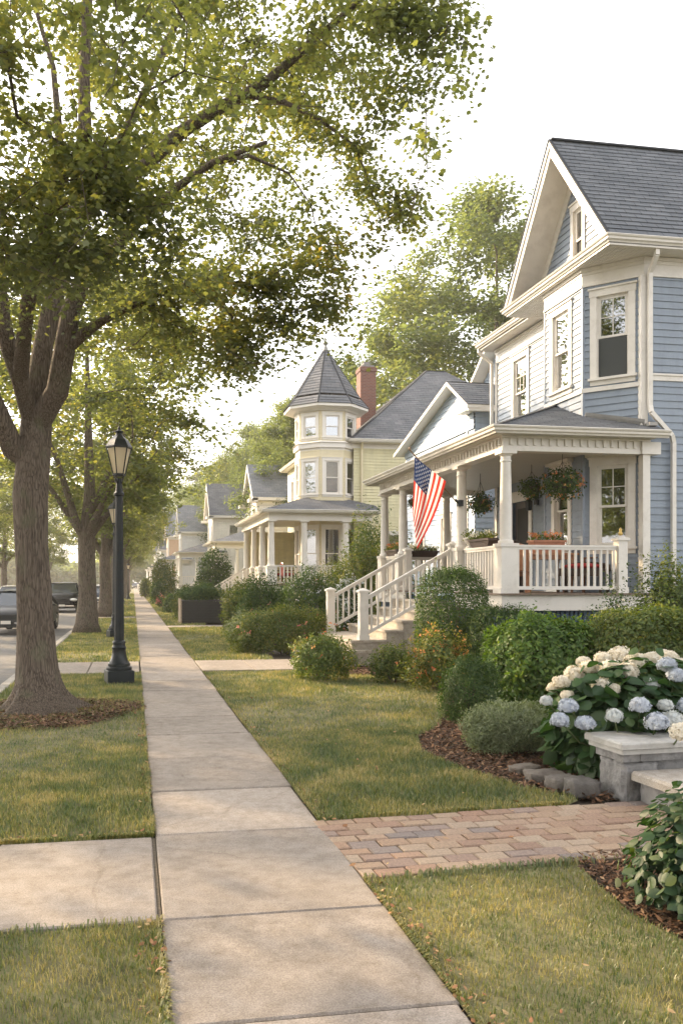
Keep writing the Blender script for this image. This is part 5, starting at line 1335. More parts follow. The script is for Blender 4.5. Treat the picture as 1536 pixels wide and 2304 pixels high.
def mk_limbs(h0,n,seed,r0=.30,reach=2.6,top=9.5):
    r=random.Random(seed);L_=[([(0,0,-.05),(0,0,.3),(.03,.02,1.2),(0,.03,h0),(.1,.0,h0+1.5),(.05,.1,h0+3.5),(.0,0,top)],[r0*1.08,r0,r0*.92,r0*.88,r0*.6,r0*.4,.04],None)]
    for k in range(n):
        a=2*math.pi*k/n+r.uniform(-.4,.4);z=h0-.3+r.uniform(0,1.3)*(k%2)+.1;R_=reach*r.uniform(.7,1.1);ht=r.uniform(2.6,5.2)
        L_.append(([(0,.03,z),(math.cos(a)*.35,math.sin(a)*.35,z+.7),(math.cos(a)*R_*.45,math.sin(a)*R_*.45,z+ht*.5),(math.cos(a)*R_,math.sin(a)*R_,z+ht)],[r0*.5,r0*.42,r0*.26,.03],0))
    return L_
profS=[(3.9,2.2),(4.6,3.2),(5.6,4.0),(7.0,4.5),(9,4.4),(10.8,3.5),(12,1.6)]
GT='street trees along the tree lawn'
s2=street_tree('street_tree','second tree down the lawn strip, thick trunk splitting low into upright limbs',-1.45,27.4,profS,mk_limbs(2.9,5,4,r0=.30),560,50,.50,.125,'maple_lo',LIME,BARK2,21,GT)
s3=street_tree('street_tree','third tree down the lawn strip, leaning trunk just right of the second tree',-1.3,40.2,profS,mk_limbs(2.7,5,8,r0=.28),460,46,.55,.15,'maple_lo',LIME,BARK2,33,GT)
k=0
labs=['fourth tree down the lawn strip, behind the lamp post','fifth tree down the lawn strip beyond the second lamp','sixth tree down the lawn strip, slim trunk in the distance','seventh tree down the lawn strip, hazy and small','eighth tree down the lawn strip, near the end of the row','last hazy tree of the lawn strip where the street closes']
for (x,y,src,sc_,rz) in ((-1.15,54.5,s2,.92,1.9),(-1.1,69,s3,1.0,2.6),(-1.0,85,s2,1.0,4.0),(-.9,104,s3,1.05,.7),(-.9,126,s2,1.05,3.0),(-.8,150,s3,1.1,5.0)):
    dup(src,(x,y,0),rz,labs[k],GT,sc_);k+=1
# trees across the street
GO='trees along the opposite kerb'
k=0
ol=['tall tree across the street, nearest of the opposite row','tree across the street behind the dark front car','tree across the street beyond the dark front car','tree across the street level with the silver bonnet car','tree across the street, small behind the second trunk','tree across the street, hazy between two trunks','tree across the street far behind the parked cars','tree across the street at the end of the far row','unseen tree added for window reflections, across the street level with the camera','unseen tree added for window reflections, across the street behind the camera','unseen tree added for window reflections, on the lawn strip behind the camera']
for (x,y,src,sc_,rz) in OPP:
    s={2:s2,3:s3}[src];dup(s,(x,y,-.1),rz,ol[k],GO,sc_);k+=1
# large tree behind the blue house
BP=[(2.6,3.0),(4.5,5.6),(8,6.8),(11,6.9),(14,5.6),(16.5,3.8),(18.5,1.5)]
bt_=street_tree('shade_tree','broad yellow green tree rising behind the blue house roof',23.4,52.0,BP,mk_limbs(4.5,7,14,r0=.5,reach=5.0,top=16),1000,105,.85,.15,'maple_lo',OAKL,BARK2,51,None,clump=.12,inner=.4)
bt_.scale=(1.45,1.45,1.45)
dup(bt_,(13.2,60,0),2.2,'yellow green tree behind the chimney of the turret house',None,.85)
dup(bt_,(30,47.0,0),3.9,'tall tree at the right behind the blue gable',None,1.35)
k=0
wl=['tree top showing left of the turret cone','rounded tree above the cream house roof','tree behind the ivory house roof','tree in the haze behind the white house','tree in the haze left of the farthest roofs','pale tree at the left end of the background row','tree rising behind the wing of the turret house']
for (x,y,sc_,rz) in ((15.5,78,1.0,1.2),(14,95,1.05,.3),(16,112,1.1,2.9),(14,132,1.15,4.2),(13,155,1.2,5.1),(12,185,1.2,1.0),(21,70,1.15,2.0)):
    dup(bt_,(x,y,0),rz,wl[k],'trees behind the far houses',sc_*1.0);k+=1
# far wood closing the street
def wood():
    r=np.random.default_rng(77);n=26000;x=r.uniform(-60,60,n);y=r.uniform(230,262,n)
    h=9+3*fbm(x*.12,y*.1,1.2,3);z=r.random(n)**.7*h
    k=~((np.abs(x-1.0)<1.0)&(z<2));P=np.stack([x,y,z],1)[k];m=len(P)
    V,Fc,a=leaf_arrays('maple_lo',P,r.normal(0,1,(m,3))+np.array([0,0,.8]),r.normal(0,1,(m,3)),r.uniform(.7,1.5,m),r)
    tag(put('wood',fast_mesh('wood',V,Fc,OAKL,{'rnd':a})),'hazy far off wood closing the end of the street','wood',kind='stuff')
wood()

# =================== SHRUBS ===================
def shrub_tips(c,r3,n,r,wob=.12,inner=.45,flat=0.0,square=2.0):
    """points through an uneven rounded mass resting on the ground; c=(x,y) local"""
    d=r.normal(0,1,(n,3));d/=np.linalg.norm(d,axis=1,keepdims=True);d=d[d[:,2]>-.72];n=len(d)
    s_=d.copy()
    if square!=2.0:
        q=(np.abs(d)**square).sum(1)**(1/square);s_=d/q[:,None]
    ph=r.uniform(0,6.28,6);a=np.arctan2(d[:,1],d[:,0])
    m=1+wob*np.sin(3*a+ph[0]+3*d[:,2])+wob*.6*np.sin(7*a+ph[1]-5*d[:,2])+wob*.5*np.sin(9*d[:,2]+ph[2]+2*a)+(.5*wob+.018)*np.sin(17*a+ph[3]+11*d[:,2])*np.sin(19*d[:,2]+ph[4])
    q=r.uniform(inner**2.2,1,n)**(1/2.2)
    h=r3[2]*1.34;P=s_*np.array([r3[0],r3[1],h*.56])*(m*q)[:,None]
    P[:,2]+=h*.44
    P[:,2]=np.maximum(P[:,2],.02+.06*r.random(n))
    return P,d
def shrub(name,label,cat,x,y,r3,mat,kind='oval',size=.045,n=6000,seed=1,wob=.12,z=-.02,up=.3,group=None,inner=.45,square=2.0,stems=True,flowers=None,jit=.5,tipup=.2):
    """r3=(rx,ry,h)"""
    r=np.random.default_rng(seed);rx,ry,h=r3;rr=(rx,ry,h/1.34)
    P,d=shrub_tips((0,0),rr,int(n*DETAIL),r,wob,inner,square=square)
    # stray shoots beyond the mass
    ns=int(26+40*rx);si=r.choice(np.where(d[:,2]>-.1)[0],ns);k_=8;tt=np.tile(np.linspace(0,1,k_),ns)
    sd_=np.repeat(d[si],k_,0)+np.repeat(r.normal(0,.35,(ns,3))+np.array([0,0,.5]),k_,0);sl=np.repeat(r.uniform(.06,.20,ns)*min(1.0,(rx+.25)),k_)
    base_=np.repeat(P[si],k_,0)*1.0;SP=base_+sd_*(tt*sl)[:,None]+r.normal(0,size*.25,(ns*k_,3))
    P=np.concatenate([P,SP]);d=np.concatenate([d,np.repeat(d[si],k_,0)])
    m=len(P);nr=d+r.normal(0,jit,(m,3))+np.array([0,0,up]);tp=r.normal(0,.7,(m,3))+d*.4;tp[:,2]+=tipup
    V,Fc,a=leaf_arrays(kind,P,nr,tp,size*r.uniform(.6,1.3,m),r)
    t=thing(name,label,cat,(x,y,z),0,group)
    put('foliage',fast_mesh('foliage',V,Fc,mat,{'rnd':a}),t)
    if stems:
        mb=MB();rs_=random.Random(seed)
        for k in range(9):
            aa=rs_.uniform(0,6.28);q=rs_.uniform(.3,.75);mb.tube([(math.cos(aa)*.06,math.sin(aa)*.06,-.03),(math.cos(aa)*rx*q*.5,math.sin(aa)*ry*q*.5,h*.4),(math.cos(aa)*rx*q,math.sin(aa)*ry*q,h*.72)],[.018,.012,.005],5,cap=False)
        mb.build('stem',TWIG,t)
    if flowers:
        fm,fn,fs=flowers;idx=r.choice(np.where(P[:,2]>h*.25)[0],fn);C=P[idx]*np.array([1.04,1.04,1.03])
        parts=[]
        Q=np.repeat(C,5,0)+r.normal(0,fs*.35,(fn*5,3));dn=np.repeat(d[idx],5,0)
        V,Fc,a=leaf_arrays('oval',Q,dn+r.normal(0,.6,Q.shape),r.normal(0,1,Q.shape),np.full(len(Q),fs)*r.uniform(.6,1.2,len(Q)),r,rnd=np.repeat(r.random(fn),5))
        put('blossom',fast_mesh('blossom',V,Fc,fm,{'rnd':a}),t)
    return t
PINK=M_leaf('pink_petals',[(0,(.55,.10,.12)),(.5,(.65,.25,.20)),(1,(.75,.35,.12))],(1,1,1),.3)
ORANGE=M_leaf('orange_petals',[(0,(.6,.12,.06)),(.5,(.75,.30,.10)),(1,(.8,.5,.12))],(1,1,1),.3)
PETALW=M_leaf('cream_petals',[(0,(.68,.62,.50)),(.5,(.80,.75,.64)),(1,(.86,.83,.74))],(1,.98,.9),.3,gloss=.02)
PETALB=M_leaf('blue_petals',[(0,(.44,.49,.57)),(.5,(.56,.60,.66)),(1,(.72,.73,.72))],(1,1,1),.3,gloss=.02)
PETALM=M_leaf('pale_petals',[(0,(.55,.60,.62)),(.5,(.66,.68,.66)),(1,(.74,.72,.66))],(1,1,1),.3,gloss=.02)
def at(px,d): p=W(px,HZ,d);return p.x,p.y
def S(name,label,cat,px,d,wpx,topy,mat,dy=1.0,base=0.0,**k):
    """px centre, d distance, width in px, top row"""
    x,y=at(px,d);rx=wpx/2/F*d;h=CAMH+(HZ-topy)/F*d-base
    return shrub(name,label,cat,x,y,(rx,rx*dy,h),mat,z=base-.02,**k)
# near the blue house
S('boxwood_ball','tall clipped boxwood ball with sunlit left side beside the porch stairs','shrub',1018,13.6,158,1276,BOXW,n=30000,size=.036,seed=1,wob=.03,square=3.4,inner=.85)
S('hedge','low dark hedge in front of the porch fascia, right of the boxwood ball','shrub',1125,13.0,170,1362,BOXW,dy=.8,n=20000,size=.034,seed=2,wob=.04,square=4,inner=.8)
S('leafy_shrub','large bright green shrub with a domed top in the middle of the bed','shrub',1224,10.4,256,1386,GREENS,dy=.85,n=22000,size=.062,seed=3,wob=.08,square=2.8,inner=.72)
S('leafy_shrub','wide olive green shrub at the right edge behind the hydrangea','shrub',1455,10.3,290,1366,OLIVES,dy=.7,n=26000,size=.050,seed=4,wob=.06,square=3.2,inner=.72)
S('side_shrub','tall loose shrub against the blue side wall at the right edge','shrub',1500,12.6,150,1246,OLIVES,dy=.8,n=13000,size=.05,seed=5,wob=.16,inner=.5)
S('white_flowering_shrub','thin dark shrub with small white blossoms under the porch newel','shrub',1385,12.9,100,1300,BOXW,dy=.8,n=3300,size=.045,seed=6,wob=.25,inner=.3,flowers=(PETALW,90,.03))
S('round_yew','small dark green rounded shrub where the lawn meets the bed','shrub',1058,9.7,128,1474,BOXW,n=20000,size=.034,kind='narrow',seed=7,wob=.10,inner=.7,square=2.4)
S('silver_shrub','low silvery grey green mounded shrub in the front of the mulch bed','shrub',1145,8.05,206,1578,SILVER,dy=.8,n=24000,size=.036,kind='narrow',seed=8,wob=.08,inner=.62,square=2.4,tipup=1.0,jit=.8)
# along the foundation and steps
S('gold_shrub','low shrub with gold and red leaves left of the lower steps','shrub',725,13.9,150,1424,GOLD,dy=.8,n=10000,size=.045,seed=9,wob=.14,flowers=(ORANGE,46,.045))
S('green_shrub','small green shrub at the right foot of the porch steps','shrub',882,13.6,104,1446,OLIVES,dy=.8,n=4200,size=.045,seed=10,wob=.14)
S('flame_shrub','orange and red autumn coloured shrub in front of the boxwood ball','shrub',985,12.6,138,1412,FLAME,dy=.8,n=8500,size=.045,seed=11,wob=.22,inner=.4,flowers=(ORANGE,110,.045))
S('blooming_hedge','grey green hedge with pale pink blossom left of the porch stairs','hedge',640,19.2,236,1368,OLIVES,dy=.45,n=22000,size=.050,seed=12,wob=.13,square=2.8,inner=.7,flowers=(PINK,46,.05))
S('hedge','greyish rounded hedge end at the left of the blooming hedge','hedge',552,20.6,90,1378,SILVER,dy=.9,n=5000,size=.055,seed=13,wob=.1)
S('shrub','bushy green shrub just beyond the blooming hedge','shrub',590,24.0,110,1290,BOXW,dy=.8,n=7000,size=.07,seed=14,wob=.12)
S('shrub','light green upright shrub right of the black planter box','shrub',533,26.0,76,1322,OLIVES,dy=.8,n=4200,size=.075,seed=15,wob=.14)
S('shrub','wide dark shrub with pale specks in front of the turret porch','shrub',700,26.0,150,1272,BOXW,dy=.8,n=9000,size=.075,seed=16,wob=.12,flowers=(PETALM,60,.06))
S('shrub','tall loose shrub beside the far end of the blue porch','shrub',822,25.4,110,1168,OLIVES,dy=.8,n=8000,size=.08,seed=17,wob=.22,inner=.35)
S('shrub','rounded shrub left of the first blue porch column, above the white blossom','shrub',770,28.0,110,1240,OLIVES,dy=.8,n=6500,size=.08,seed=18,wob=.14)
S('white_hydrangea','white flowering hydrangea mound behind the far stair rail','shrub',785,20.8,74,1292,BOXW,dy=.8,n=2600,size=.07,seed=19,wob=.08,flowers=(PETALM,170,.075))
S('porch_side_shrub','flowering shrub seen between the columns behind the far stair rail','shrub',895,23.4,90,1206,OLIVES,dy=.8,n=5000,size=.07,seed=20,wob=.2,flowers=(PETALM,40,.06))
# farther gardens
S('round_shrub','large round shrub before the second house porch','shrub',482,46,84,1232,BOXW,dy=.9,n=7000,size=.13,seed=21,wob=.08)
S('shrub','low mixed shrub left of the black planter box','shrub',420,36,62,1318,OLIVES,dy=.9,n=4200,size=.10,seed=22,wob=.14)
S('shrub','low dark shrub by the far walk, beside red flowers','shrub',388,44,40,1335,BOXW,dy=.9,n=2600,size=.11,seed=23,wob=.14)
S('shrub','golden green conical shrub in front of the white house','shrub',367,68,62,1252,OLIVES,dy=.9,n=4500,size=.17,seed=24,wob=.1)
S('shrub','rounded dark shrub below the golden conical one','shrub',356,60,32,1306,BOXW,dy=.9,n=2000,size=.14,seed=25,wob=.1)
S('shrub','small golden shrub where the far row begins','shrub',328,88,26,1300,OLIVES,dy=.9,n=1600,size=.2,seed=26,wob=.1)
S('shrub','low shrub in front of the ivory house steps','shrub',455,40,50,1312,OLIVES,dy=.9,n=2600,size=.1,seed=27,wob=.14,flowers=(PINK,14,.08))
S('shrub','mixed shrub left below the turret porch rail','shrub',560,33,120,1300,OLIVES,dy=.7,n=6500,size=.09,seed=28,wob=.16)
S('shrub','dark shrub under the turret porch columns','shrub',640,31,80,1312,BOXW,dy=.8,n=4200,size=.085,seed=29,wob=.14)
S('shrub','evergreen shrub by the right column of the turret porch','shrub',830,31,100,1160,BOXW,dy=.8,n=6500,size=.10,seed=30,wob=.2,inner=.35)
S('shrub','red flowering low shrub beside the far sidewalk','shrub',362,54,18,1340,BOXW,dy=.9,n=700,size=.10,seed=31,flowers=(PINK,60,.12))
# behind the planting, right of the blue house bed
S('shrub','dark shrub filling the bed between boxwood ball and hedge','shrub',1160,11.9,150,1408,BOXW,dy=.8,n=12000,size=.040,seed=32,wob=.08,square=3,inner=.7)
# ---- corner plant, right foreground ----
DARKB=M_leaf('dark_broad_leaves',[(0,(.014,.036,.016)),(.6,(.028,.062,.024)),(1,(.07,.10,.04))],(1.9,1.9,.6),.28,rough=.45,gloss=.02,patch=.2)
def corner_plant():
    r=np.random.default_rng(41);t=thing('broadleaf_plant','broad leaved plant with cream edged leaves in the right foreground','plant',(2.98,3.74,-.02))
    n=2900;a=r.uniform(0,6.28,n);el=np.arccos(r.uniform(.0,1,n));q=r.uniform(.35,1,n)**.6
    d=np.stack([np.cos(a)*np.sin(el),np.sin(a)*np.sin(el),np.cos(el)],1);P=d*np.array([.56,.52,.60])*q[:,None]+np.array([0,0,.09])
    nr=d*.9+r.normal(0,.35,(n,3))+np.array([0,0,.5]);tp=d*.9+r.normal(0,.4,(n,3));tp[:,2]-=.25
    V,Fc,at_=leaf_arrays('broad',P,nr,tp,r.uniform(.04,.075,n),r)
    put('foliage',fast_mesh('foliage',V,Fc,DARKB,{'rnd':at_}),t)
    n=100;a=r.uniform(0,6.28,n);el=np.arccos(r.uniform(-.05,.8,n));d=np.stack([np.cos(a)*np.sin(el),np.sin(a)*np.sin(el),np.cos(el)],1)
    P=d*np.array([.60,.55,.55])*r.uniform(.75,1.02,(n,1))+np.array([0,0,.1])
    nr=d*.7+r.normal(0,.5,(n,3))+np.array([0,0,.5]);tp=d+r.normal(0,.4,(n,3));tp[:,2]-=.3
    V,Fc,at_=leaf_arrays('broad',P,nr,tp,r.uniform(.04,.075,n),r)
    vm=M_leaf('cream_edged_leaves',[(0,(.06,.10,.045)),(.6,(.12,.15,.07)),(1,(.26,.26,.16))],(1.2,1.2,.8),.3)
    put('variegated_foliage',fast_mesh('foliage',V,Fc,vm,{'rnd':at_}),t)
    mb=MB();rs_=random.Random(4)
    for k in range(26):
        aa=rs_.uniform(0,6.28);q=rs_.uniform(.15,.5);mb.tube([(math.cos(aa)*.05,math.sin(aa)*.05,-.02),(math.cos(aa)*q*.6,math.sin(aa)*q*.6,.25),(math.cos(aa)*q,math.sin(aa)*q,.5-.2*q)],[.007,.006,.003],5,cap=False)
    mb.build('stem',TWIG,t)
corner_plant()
# ---- hydrangea ----
def hydrangea():
    r=np.random.default_rng(52);cx,cy=at(1425,7.15);t=thing('hydrangea','hydrangea bush with cream and pale blue flower heads behind the stone pier','flowering shrub',(cx,cy,-.02))
    P,d=shrub_tips((0,0),(.70,.55,.98/1.34),2500,r,.08,.5,square=2.4)
    P[:,2]*=1.0
    n=len(P);nr=d*.6+r.normal(0,.35,(n,3))+np.array([0,0,.7]);tp=d+r.normal(0,.35,(n,3));tp[:,2]-=.45
    V,Fc,a=leaf_arrays('broad',P,nr,tp,r.uniform(.09,.17,n),r)
    put('foliage',fast_mesh('foliage',V,Fc,BROADL,{'rnd':a}),t)
    heads=[(1262,1535,7.0,44,'c'),(1245,1548,7.1,30,'c'),(1290,1520,7.2,40,'c'),(1325,1502,7.2,46,'c'),(1355,1482,7.4,44,'c'),(1312,1490,7.5,34,'c'),(1395,1480,7.5,50,'c'),(1430,1492,7.3,50,'c'),(1372,1505,7.1,46,'c'),(1408,1510,7.0,44,'c'),
     (1350,1540,6.8,46,'c'),(1378,1550,6.8,34,'c'),(1275,1565,6.9,26,'c'),(1490,1475,7.5,46,'c'),(1505,1482,7.2,40,'c'),(1466,1484,7.5,36,'c'),(1500,1498,6.9,48,'b'),(1522,1520,6.8,42,'b'),(1536,1500,7.2,36,'c'),
     (1463,1540,6.9,34,'m'),(1228,1578,6.9,28,'m'),(1278,1590,6.7,36,'b'),(1258,1622,6.6,46,'b'),(1315,1628,6.55,42,'b'),(1380,1612,6.5,42,'m'),(1438,1588,6.5,48,'b'),(1496,1588,6.6,36,'m'),(1476,1626,6.4,48,'b'),(1510,1620,6.5,40,'m'),(1532,1650,6.1,44,'c'),(1545,1590,6.6,40,'b')]
    st=MB();org=Vector((cx,cy,-.02))
    for (px,py,dd,dia,col) in heads:
        c=W(px,py,dd)-org;R=dia/2/F*dd*r.uniform(.82,1.2);m=170
        dn=r.normal(0,1,(m,3));dn/=np.linalg.norm(dn,axis=1,keepdims=True);dn[:,2]=np.where(dn[:,2]<-.55,-dn[:,2],dn[:,2])
        C=np.array(c)+dn*(1+.10*np.sin(4*dn[:,0:1]*3+px)*np.sin(9*dn[:,2:3]+py))*np.array([R,R,R*r.uniform(.68,.9)])*r.uniform(.86,1.05,(m,1))
        parts=[]
        # four petals to each floret
        a0=r.uniform(0,6.28,m);ref=np.where(np.abs(dn[:,2:3])<.9,np.array([[0,0,1.0]]),np.array([[1.0,0,0]]));t1=np.cross(dn,ref);t1/=np.linalg.norm(t1,axis=1,keepdims=True);t2=np.cross(dn,t1)
        tone=np.clip(r.normal(.5,.25,m),0,1)
        for k in range(4):
            tp=t1*np.cos(a0+k*1.571)[:,None]+t2*np.sin(a0+k*1.571)[:,None]
            parts.append(leaf_arrays('diamond',C,dn+r.normal(0,.18,(m,3))+tp*-.25,tp,np.full(m,R*.26),r,rnd=tone))
        V,Fc,a=join_arrays(parts)
        ho=put('flower_head',fast_mesh('flower_head',V,Fc,{'c':PETALW,'b':PETALB,'m':PETALM}[col],{'rnd':a}),t)
        core=MB();core.blob(tuple(c),(R*.84,R*.84,R*.68),10,7);core.build('florets',{'c':PETALW,'b':PETALB,'m':PETALM}[col],ho,smooth=True)
        st.tube([tuple(c),tuple(c*.75+Vector((0,0,-.06))),(c.x*.35,c.y*.35,max(.1,c.z*.4)),(c.x*.05,c.y*.05,0)],[.006,.006,.008,.01],5,cap=False)
    st.build('stem',M_basic('green_stems',(.10,.13,.05),.7,.2,10),t)
hydrangea()

# =================== STONE PIER AND STEP ===================
def roughblock(mb,a,b,seed,amp=.012,n=6,bev=.02):
    """split faced stone block"""
    rs_=random.Random(seed);x0,y0,z0=a;x1,y1,z1=b;c=Vector(((x0+x1)/2,(y0+y1)/2,(z0+z1)/2));hx,hy,hz=(x1-x0)/2,(y1-y0)/2,(z1-z0)/2
    for ax in range(3):
        for sg in (-1,1):
            P=[]
            for i in range(n+1):
                row=[]
                for j in range(n+1):
                    u=-1+2*i/n;v=-1+2*j/n;q=[0,0,0];q[ax]=sg;q[(ax+1)%3]=u;q[(ax+2)%3]=v
                    p=Vector((q[0]*hx,q[1]*hy,q[2]*hz));e=max(abs(u),abs(v))
                    w=(p+c);ns=math.sin(w.x*31+seed)*math.sin(w.y*27+seed*2)*math.sin(w.z*33+seed)+.6*math.sin(w.x*71+w.z*60+seed)*math.sin(w.y*66)
                    nn=Vector((q[0]**3 if abs(q[0])==1 else q[0]*.5,q[1]**3 if abs(q[1])==1 else q[1]*.5,q[2]**3 if abs(q[2])==1 else q[2]*.5)).normalized()
                    cor=sum(1 for t in q if abs(t)>.999)
                    p=p+nn*(ns*amp)-nn*(bev*(1.0 if cor>=2 else 0))
                    row.append(c+p)
                P.append(row)
            mb.grid(P if sg>0 else P[::-1])
def pier():
    o=G(1402,1799);ang_=rad(3)
    t=thing('stone_pier','low granite garden pier with white stepped cap beside the brick path','pier',(o.x,o.y,0),ang_)
    m=MB();roughblock(m,(0,0,-.04),(.30,.32,.27),3,.016,12);m.build('base',STONE,t,smooth=True,autos=30)
    m=MB();roughblock(m,(.30,.03,-.04),(1.5,.36,.29),9,.012,16);m.build('wall',STONE,t,smooth=True,autos=30)
    m=MB();m.bevbox((-.01,-.01,.275),(.13,.34,.335),.006);m.bevbox((.135,-.005,.275),(.6,.33,.335),.006);m.bevbox((.605,.0,.29),(1.5,.36,.335),.006);m.build('upper_course',STONE,t)
    m=MB();m.bevbox((-.035,-.035,.335),(1.5,.40,.375),.008);m.bevbox((-.055,-.055,.376),(1.5,.43,.425),.012);m.build('cap',STONEC,t)
pier()
def sstep():
    o=G(1424,1799);t=thing('stone_step','broad granite landing step with worn slab at the right edge of the brick path','step',(o.x,o.y,0),rad(3))
    m=MB();m.bevbox((-.03,-1.3,.15),(1.5,.0,.215),.018);m.build('slab',M_concrete('worn_slab',(.40,.37,.33)),t)
    m=MB();roughblock(m,(.02,-1.26,-.05),(1.5,-.02,.148),5,.006,10);m.build('riser',STONE,t,smooth=True,autos=30)
sstep()
GE='flat stones edging the mulch bed'
for k,(px,py,w,dp,h,rz,lab) in enumerate(((1190,1738,.26,.16,.05,.3,'smallest flat edging stone at the left end of the row'),(1235,1758,.30,.20,.07,-.15,'second flat edging stone from the left'),(1280,1776,.26,.20,.085,.1,'third edging stone with a chipped front face'),(1320,1790,.22,.22,.11,-.1,'thick rounded edging stone against the granite pier'))):
    o=G(px,py);m=MB();roughblock(m,(-w/2,-dp/2,-.03),(w/2,dp/2,h),11+k,.010,6,.018);q=m.build('edging_stone',M_basic('edging_stone_%d'%k,(.16-.015*k,.135-.010*k,.11-.005*k),.9,.35,12,.8,40),None,smooth=True,loc=(o.x,o.y+.08,0));q.rotation_euler=(0,0,rz);tag(q,lab,'stone',GE)
# =================== LAMP POSTS ===================
def frost():
    m,N,L,out=nt('lantern_glass');d=N('BsdfDiffuse');d.inputs[0].default_value=(.72,.64,.50,1);tr=N('BsdfTranslucent');tr.inputs[0].default_value=(.85,.78,.62,1);g=N('BsdfGlossy',Roughness=.12);a=N('MixShader');a.inputs[0].default_value=.55
    L(d.outputs[0],a.inputs[1]);L(tr.outputs[0],a.inputs[2]);b=N('MixShader');b.inputs[0].default_value=.10;L(a.outputs[0],b.inputs[1]);L(g.outputs[0],b.inputs[2]);L(b.outputs[0],out.inputs[0]);return m
def lamp(label,x,y,group):
    t=thing('lamp_post',label,'street lamp',(x,y,0),rad(10),group)
    m=MB();m.bevbox((-.21,-.21,-.05),(.21,.21,.20),.012)
    m.lathe([(.20,.20),(.205,.225),(.20,.25),(.175,.26),(.178,.30),(.16,.32),(.135,.36),(.115,.44),(.105,.52),(.115,.54),(.118,.56),(.10,.58),(.098,.62),(.105,.63),(.10,.66),(.085,.67)],(0,0,0),24);m.build('base',IRON,t,autos=40)
    m=MB();n=32;rings=[]
    for z,r_ in ((.66,.080),(1.5,.074),(2.4,.066),(2.98,.060)):
        rings.append([((r_*(1-.07*(k%2)))*math.cos(2*math.pi*k/n),(r_*(1-.07*(k%2)))*math.sin(2*math.pi*k/n),z) for k in range(n+1)])
    m.grid([list(q) for q in zip(*rings)]);m.lathe([(.066,2.97),(.082,2.99),(.085,3.02),(.06,3.05),(.05,3.12),(.042,3.2),(.038,3.26)],(0,0,0),20);m.build('pole',IRON,t)
    m=MB();
    m.lathe([(.09,3.295),(.105,3.305),(.105,3.335),(.03,3.34)],(0,0,0),6)
    for k in range(4):
        a=math.pi/2*k+.78;m.tube([(math.cos(a)*.03,math.sin(a)*.03,3.15),(math.cos(a)*.06,math.sin(a)*.06,3.20),(math.cos(a)*.09,math.sin(a)*.09,3.30)],.009,5)
    for k in range(6):
        a=math.pi/3*k;m.beam((math.cos(a)*.100,math.sin(a)*.100,3.33),(math.cos(a)*.197,math.sin(a)*.197,3.74),.014,.014)
    m.lathe([(.19,3.735),(.215,3.74),(.215,3.765),(.20,3.775)],(0,0,0),6);m.build('lantern_frame',IRON,t)
    m=MB();m.lathe([(.218,3.765),(.15,3.87),(.085,3.925),(.07,3.94)],(0,0,0),6);m.lathe([(.07,3.935),(.055,3.96),(.05,3.985),(.068,4.0),(.066,4.015),(.03,4.03),(.015,4.05),(.02,4.07),(.008,4.10),(.003,4.16)],(0,0,0),16);m.build('lantern_cap',IRON,t)
    m=MB();m.lathe([(.088,3.34),(.182,3.735)],(0,0,0),6);m.build('lantern_glass',LAMPM,t)
    m=MB();m.lathe([(.02,3.34),(.02,3.40),(.028,3.42),(.03,3.47),(.015,3.51),(.002,3.52)],(0,0,0),10);m.build('bulb',WHITE2,t,smooth=True)
    return t
LAMPM=frost()
GL='black lamp posts along the tree lawn'
l1=lamp('black fluted lamp post with six sided lantern, nearest and complete on its square base',-.22,13.75,GL)
dup(l1,(-.52,25.2,0),.3,'lamp post mostly hidden behind the nearest lamp post, only its lantern showing',GL)
dup(l1,(-1.0,50,0),.1,'third lamp post, small, its lantern level with the second tree crown',GL)
dup(l1,(-.45,80,0),.6,'distant thin lamp post beside the vanishing sidewalk',GL,.85)
# =================== PLANTER BOX ===================
def planter_box():
    x,y=at(452,33.5);t=thing('planter_box','large black timber planter box beside the sidewalk, pale boards at its end','planter',(x,y,0))
    m=MB();
    for k in range(8): m.box((-.78,-.72,.02+k*.105),(.86,-.67,.12+k*.105))
    m.box((-.72,-.66,0),(.84,.8,.82));m.build('box',M_basic('black_timber',(.02,.02,.02),.6,.3,8,.3,30),t)
    m=MB()
    for k in range(6): m.box((-.85,-.7+k*.26,0),(-.79,-.7+k*.26+.17,.93+.03*(k%2)))
    m.build('end_boards',M_basic('pale_weathered_boards',(.42,.33,.24),.8,.3,14),t)
    m=MB();m.box((-.8,-.74,.86),(.88,.82,.89));m.build('rim',M_basic('black_rim',(.03,.03,.03),.5,.2,8),t)
planter_box()
x_,y_=at(455,33.6);shrub('planter_shrub','dark leafy planting overflowing the black planter box','shrub',x_,y_,(.95,.85,.62),BOXW,n=3600,size=.10,seed=61,z=.84,wob=.15,stems=False)
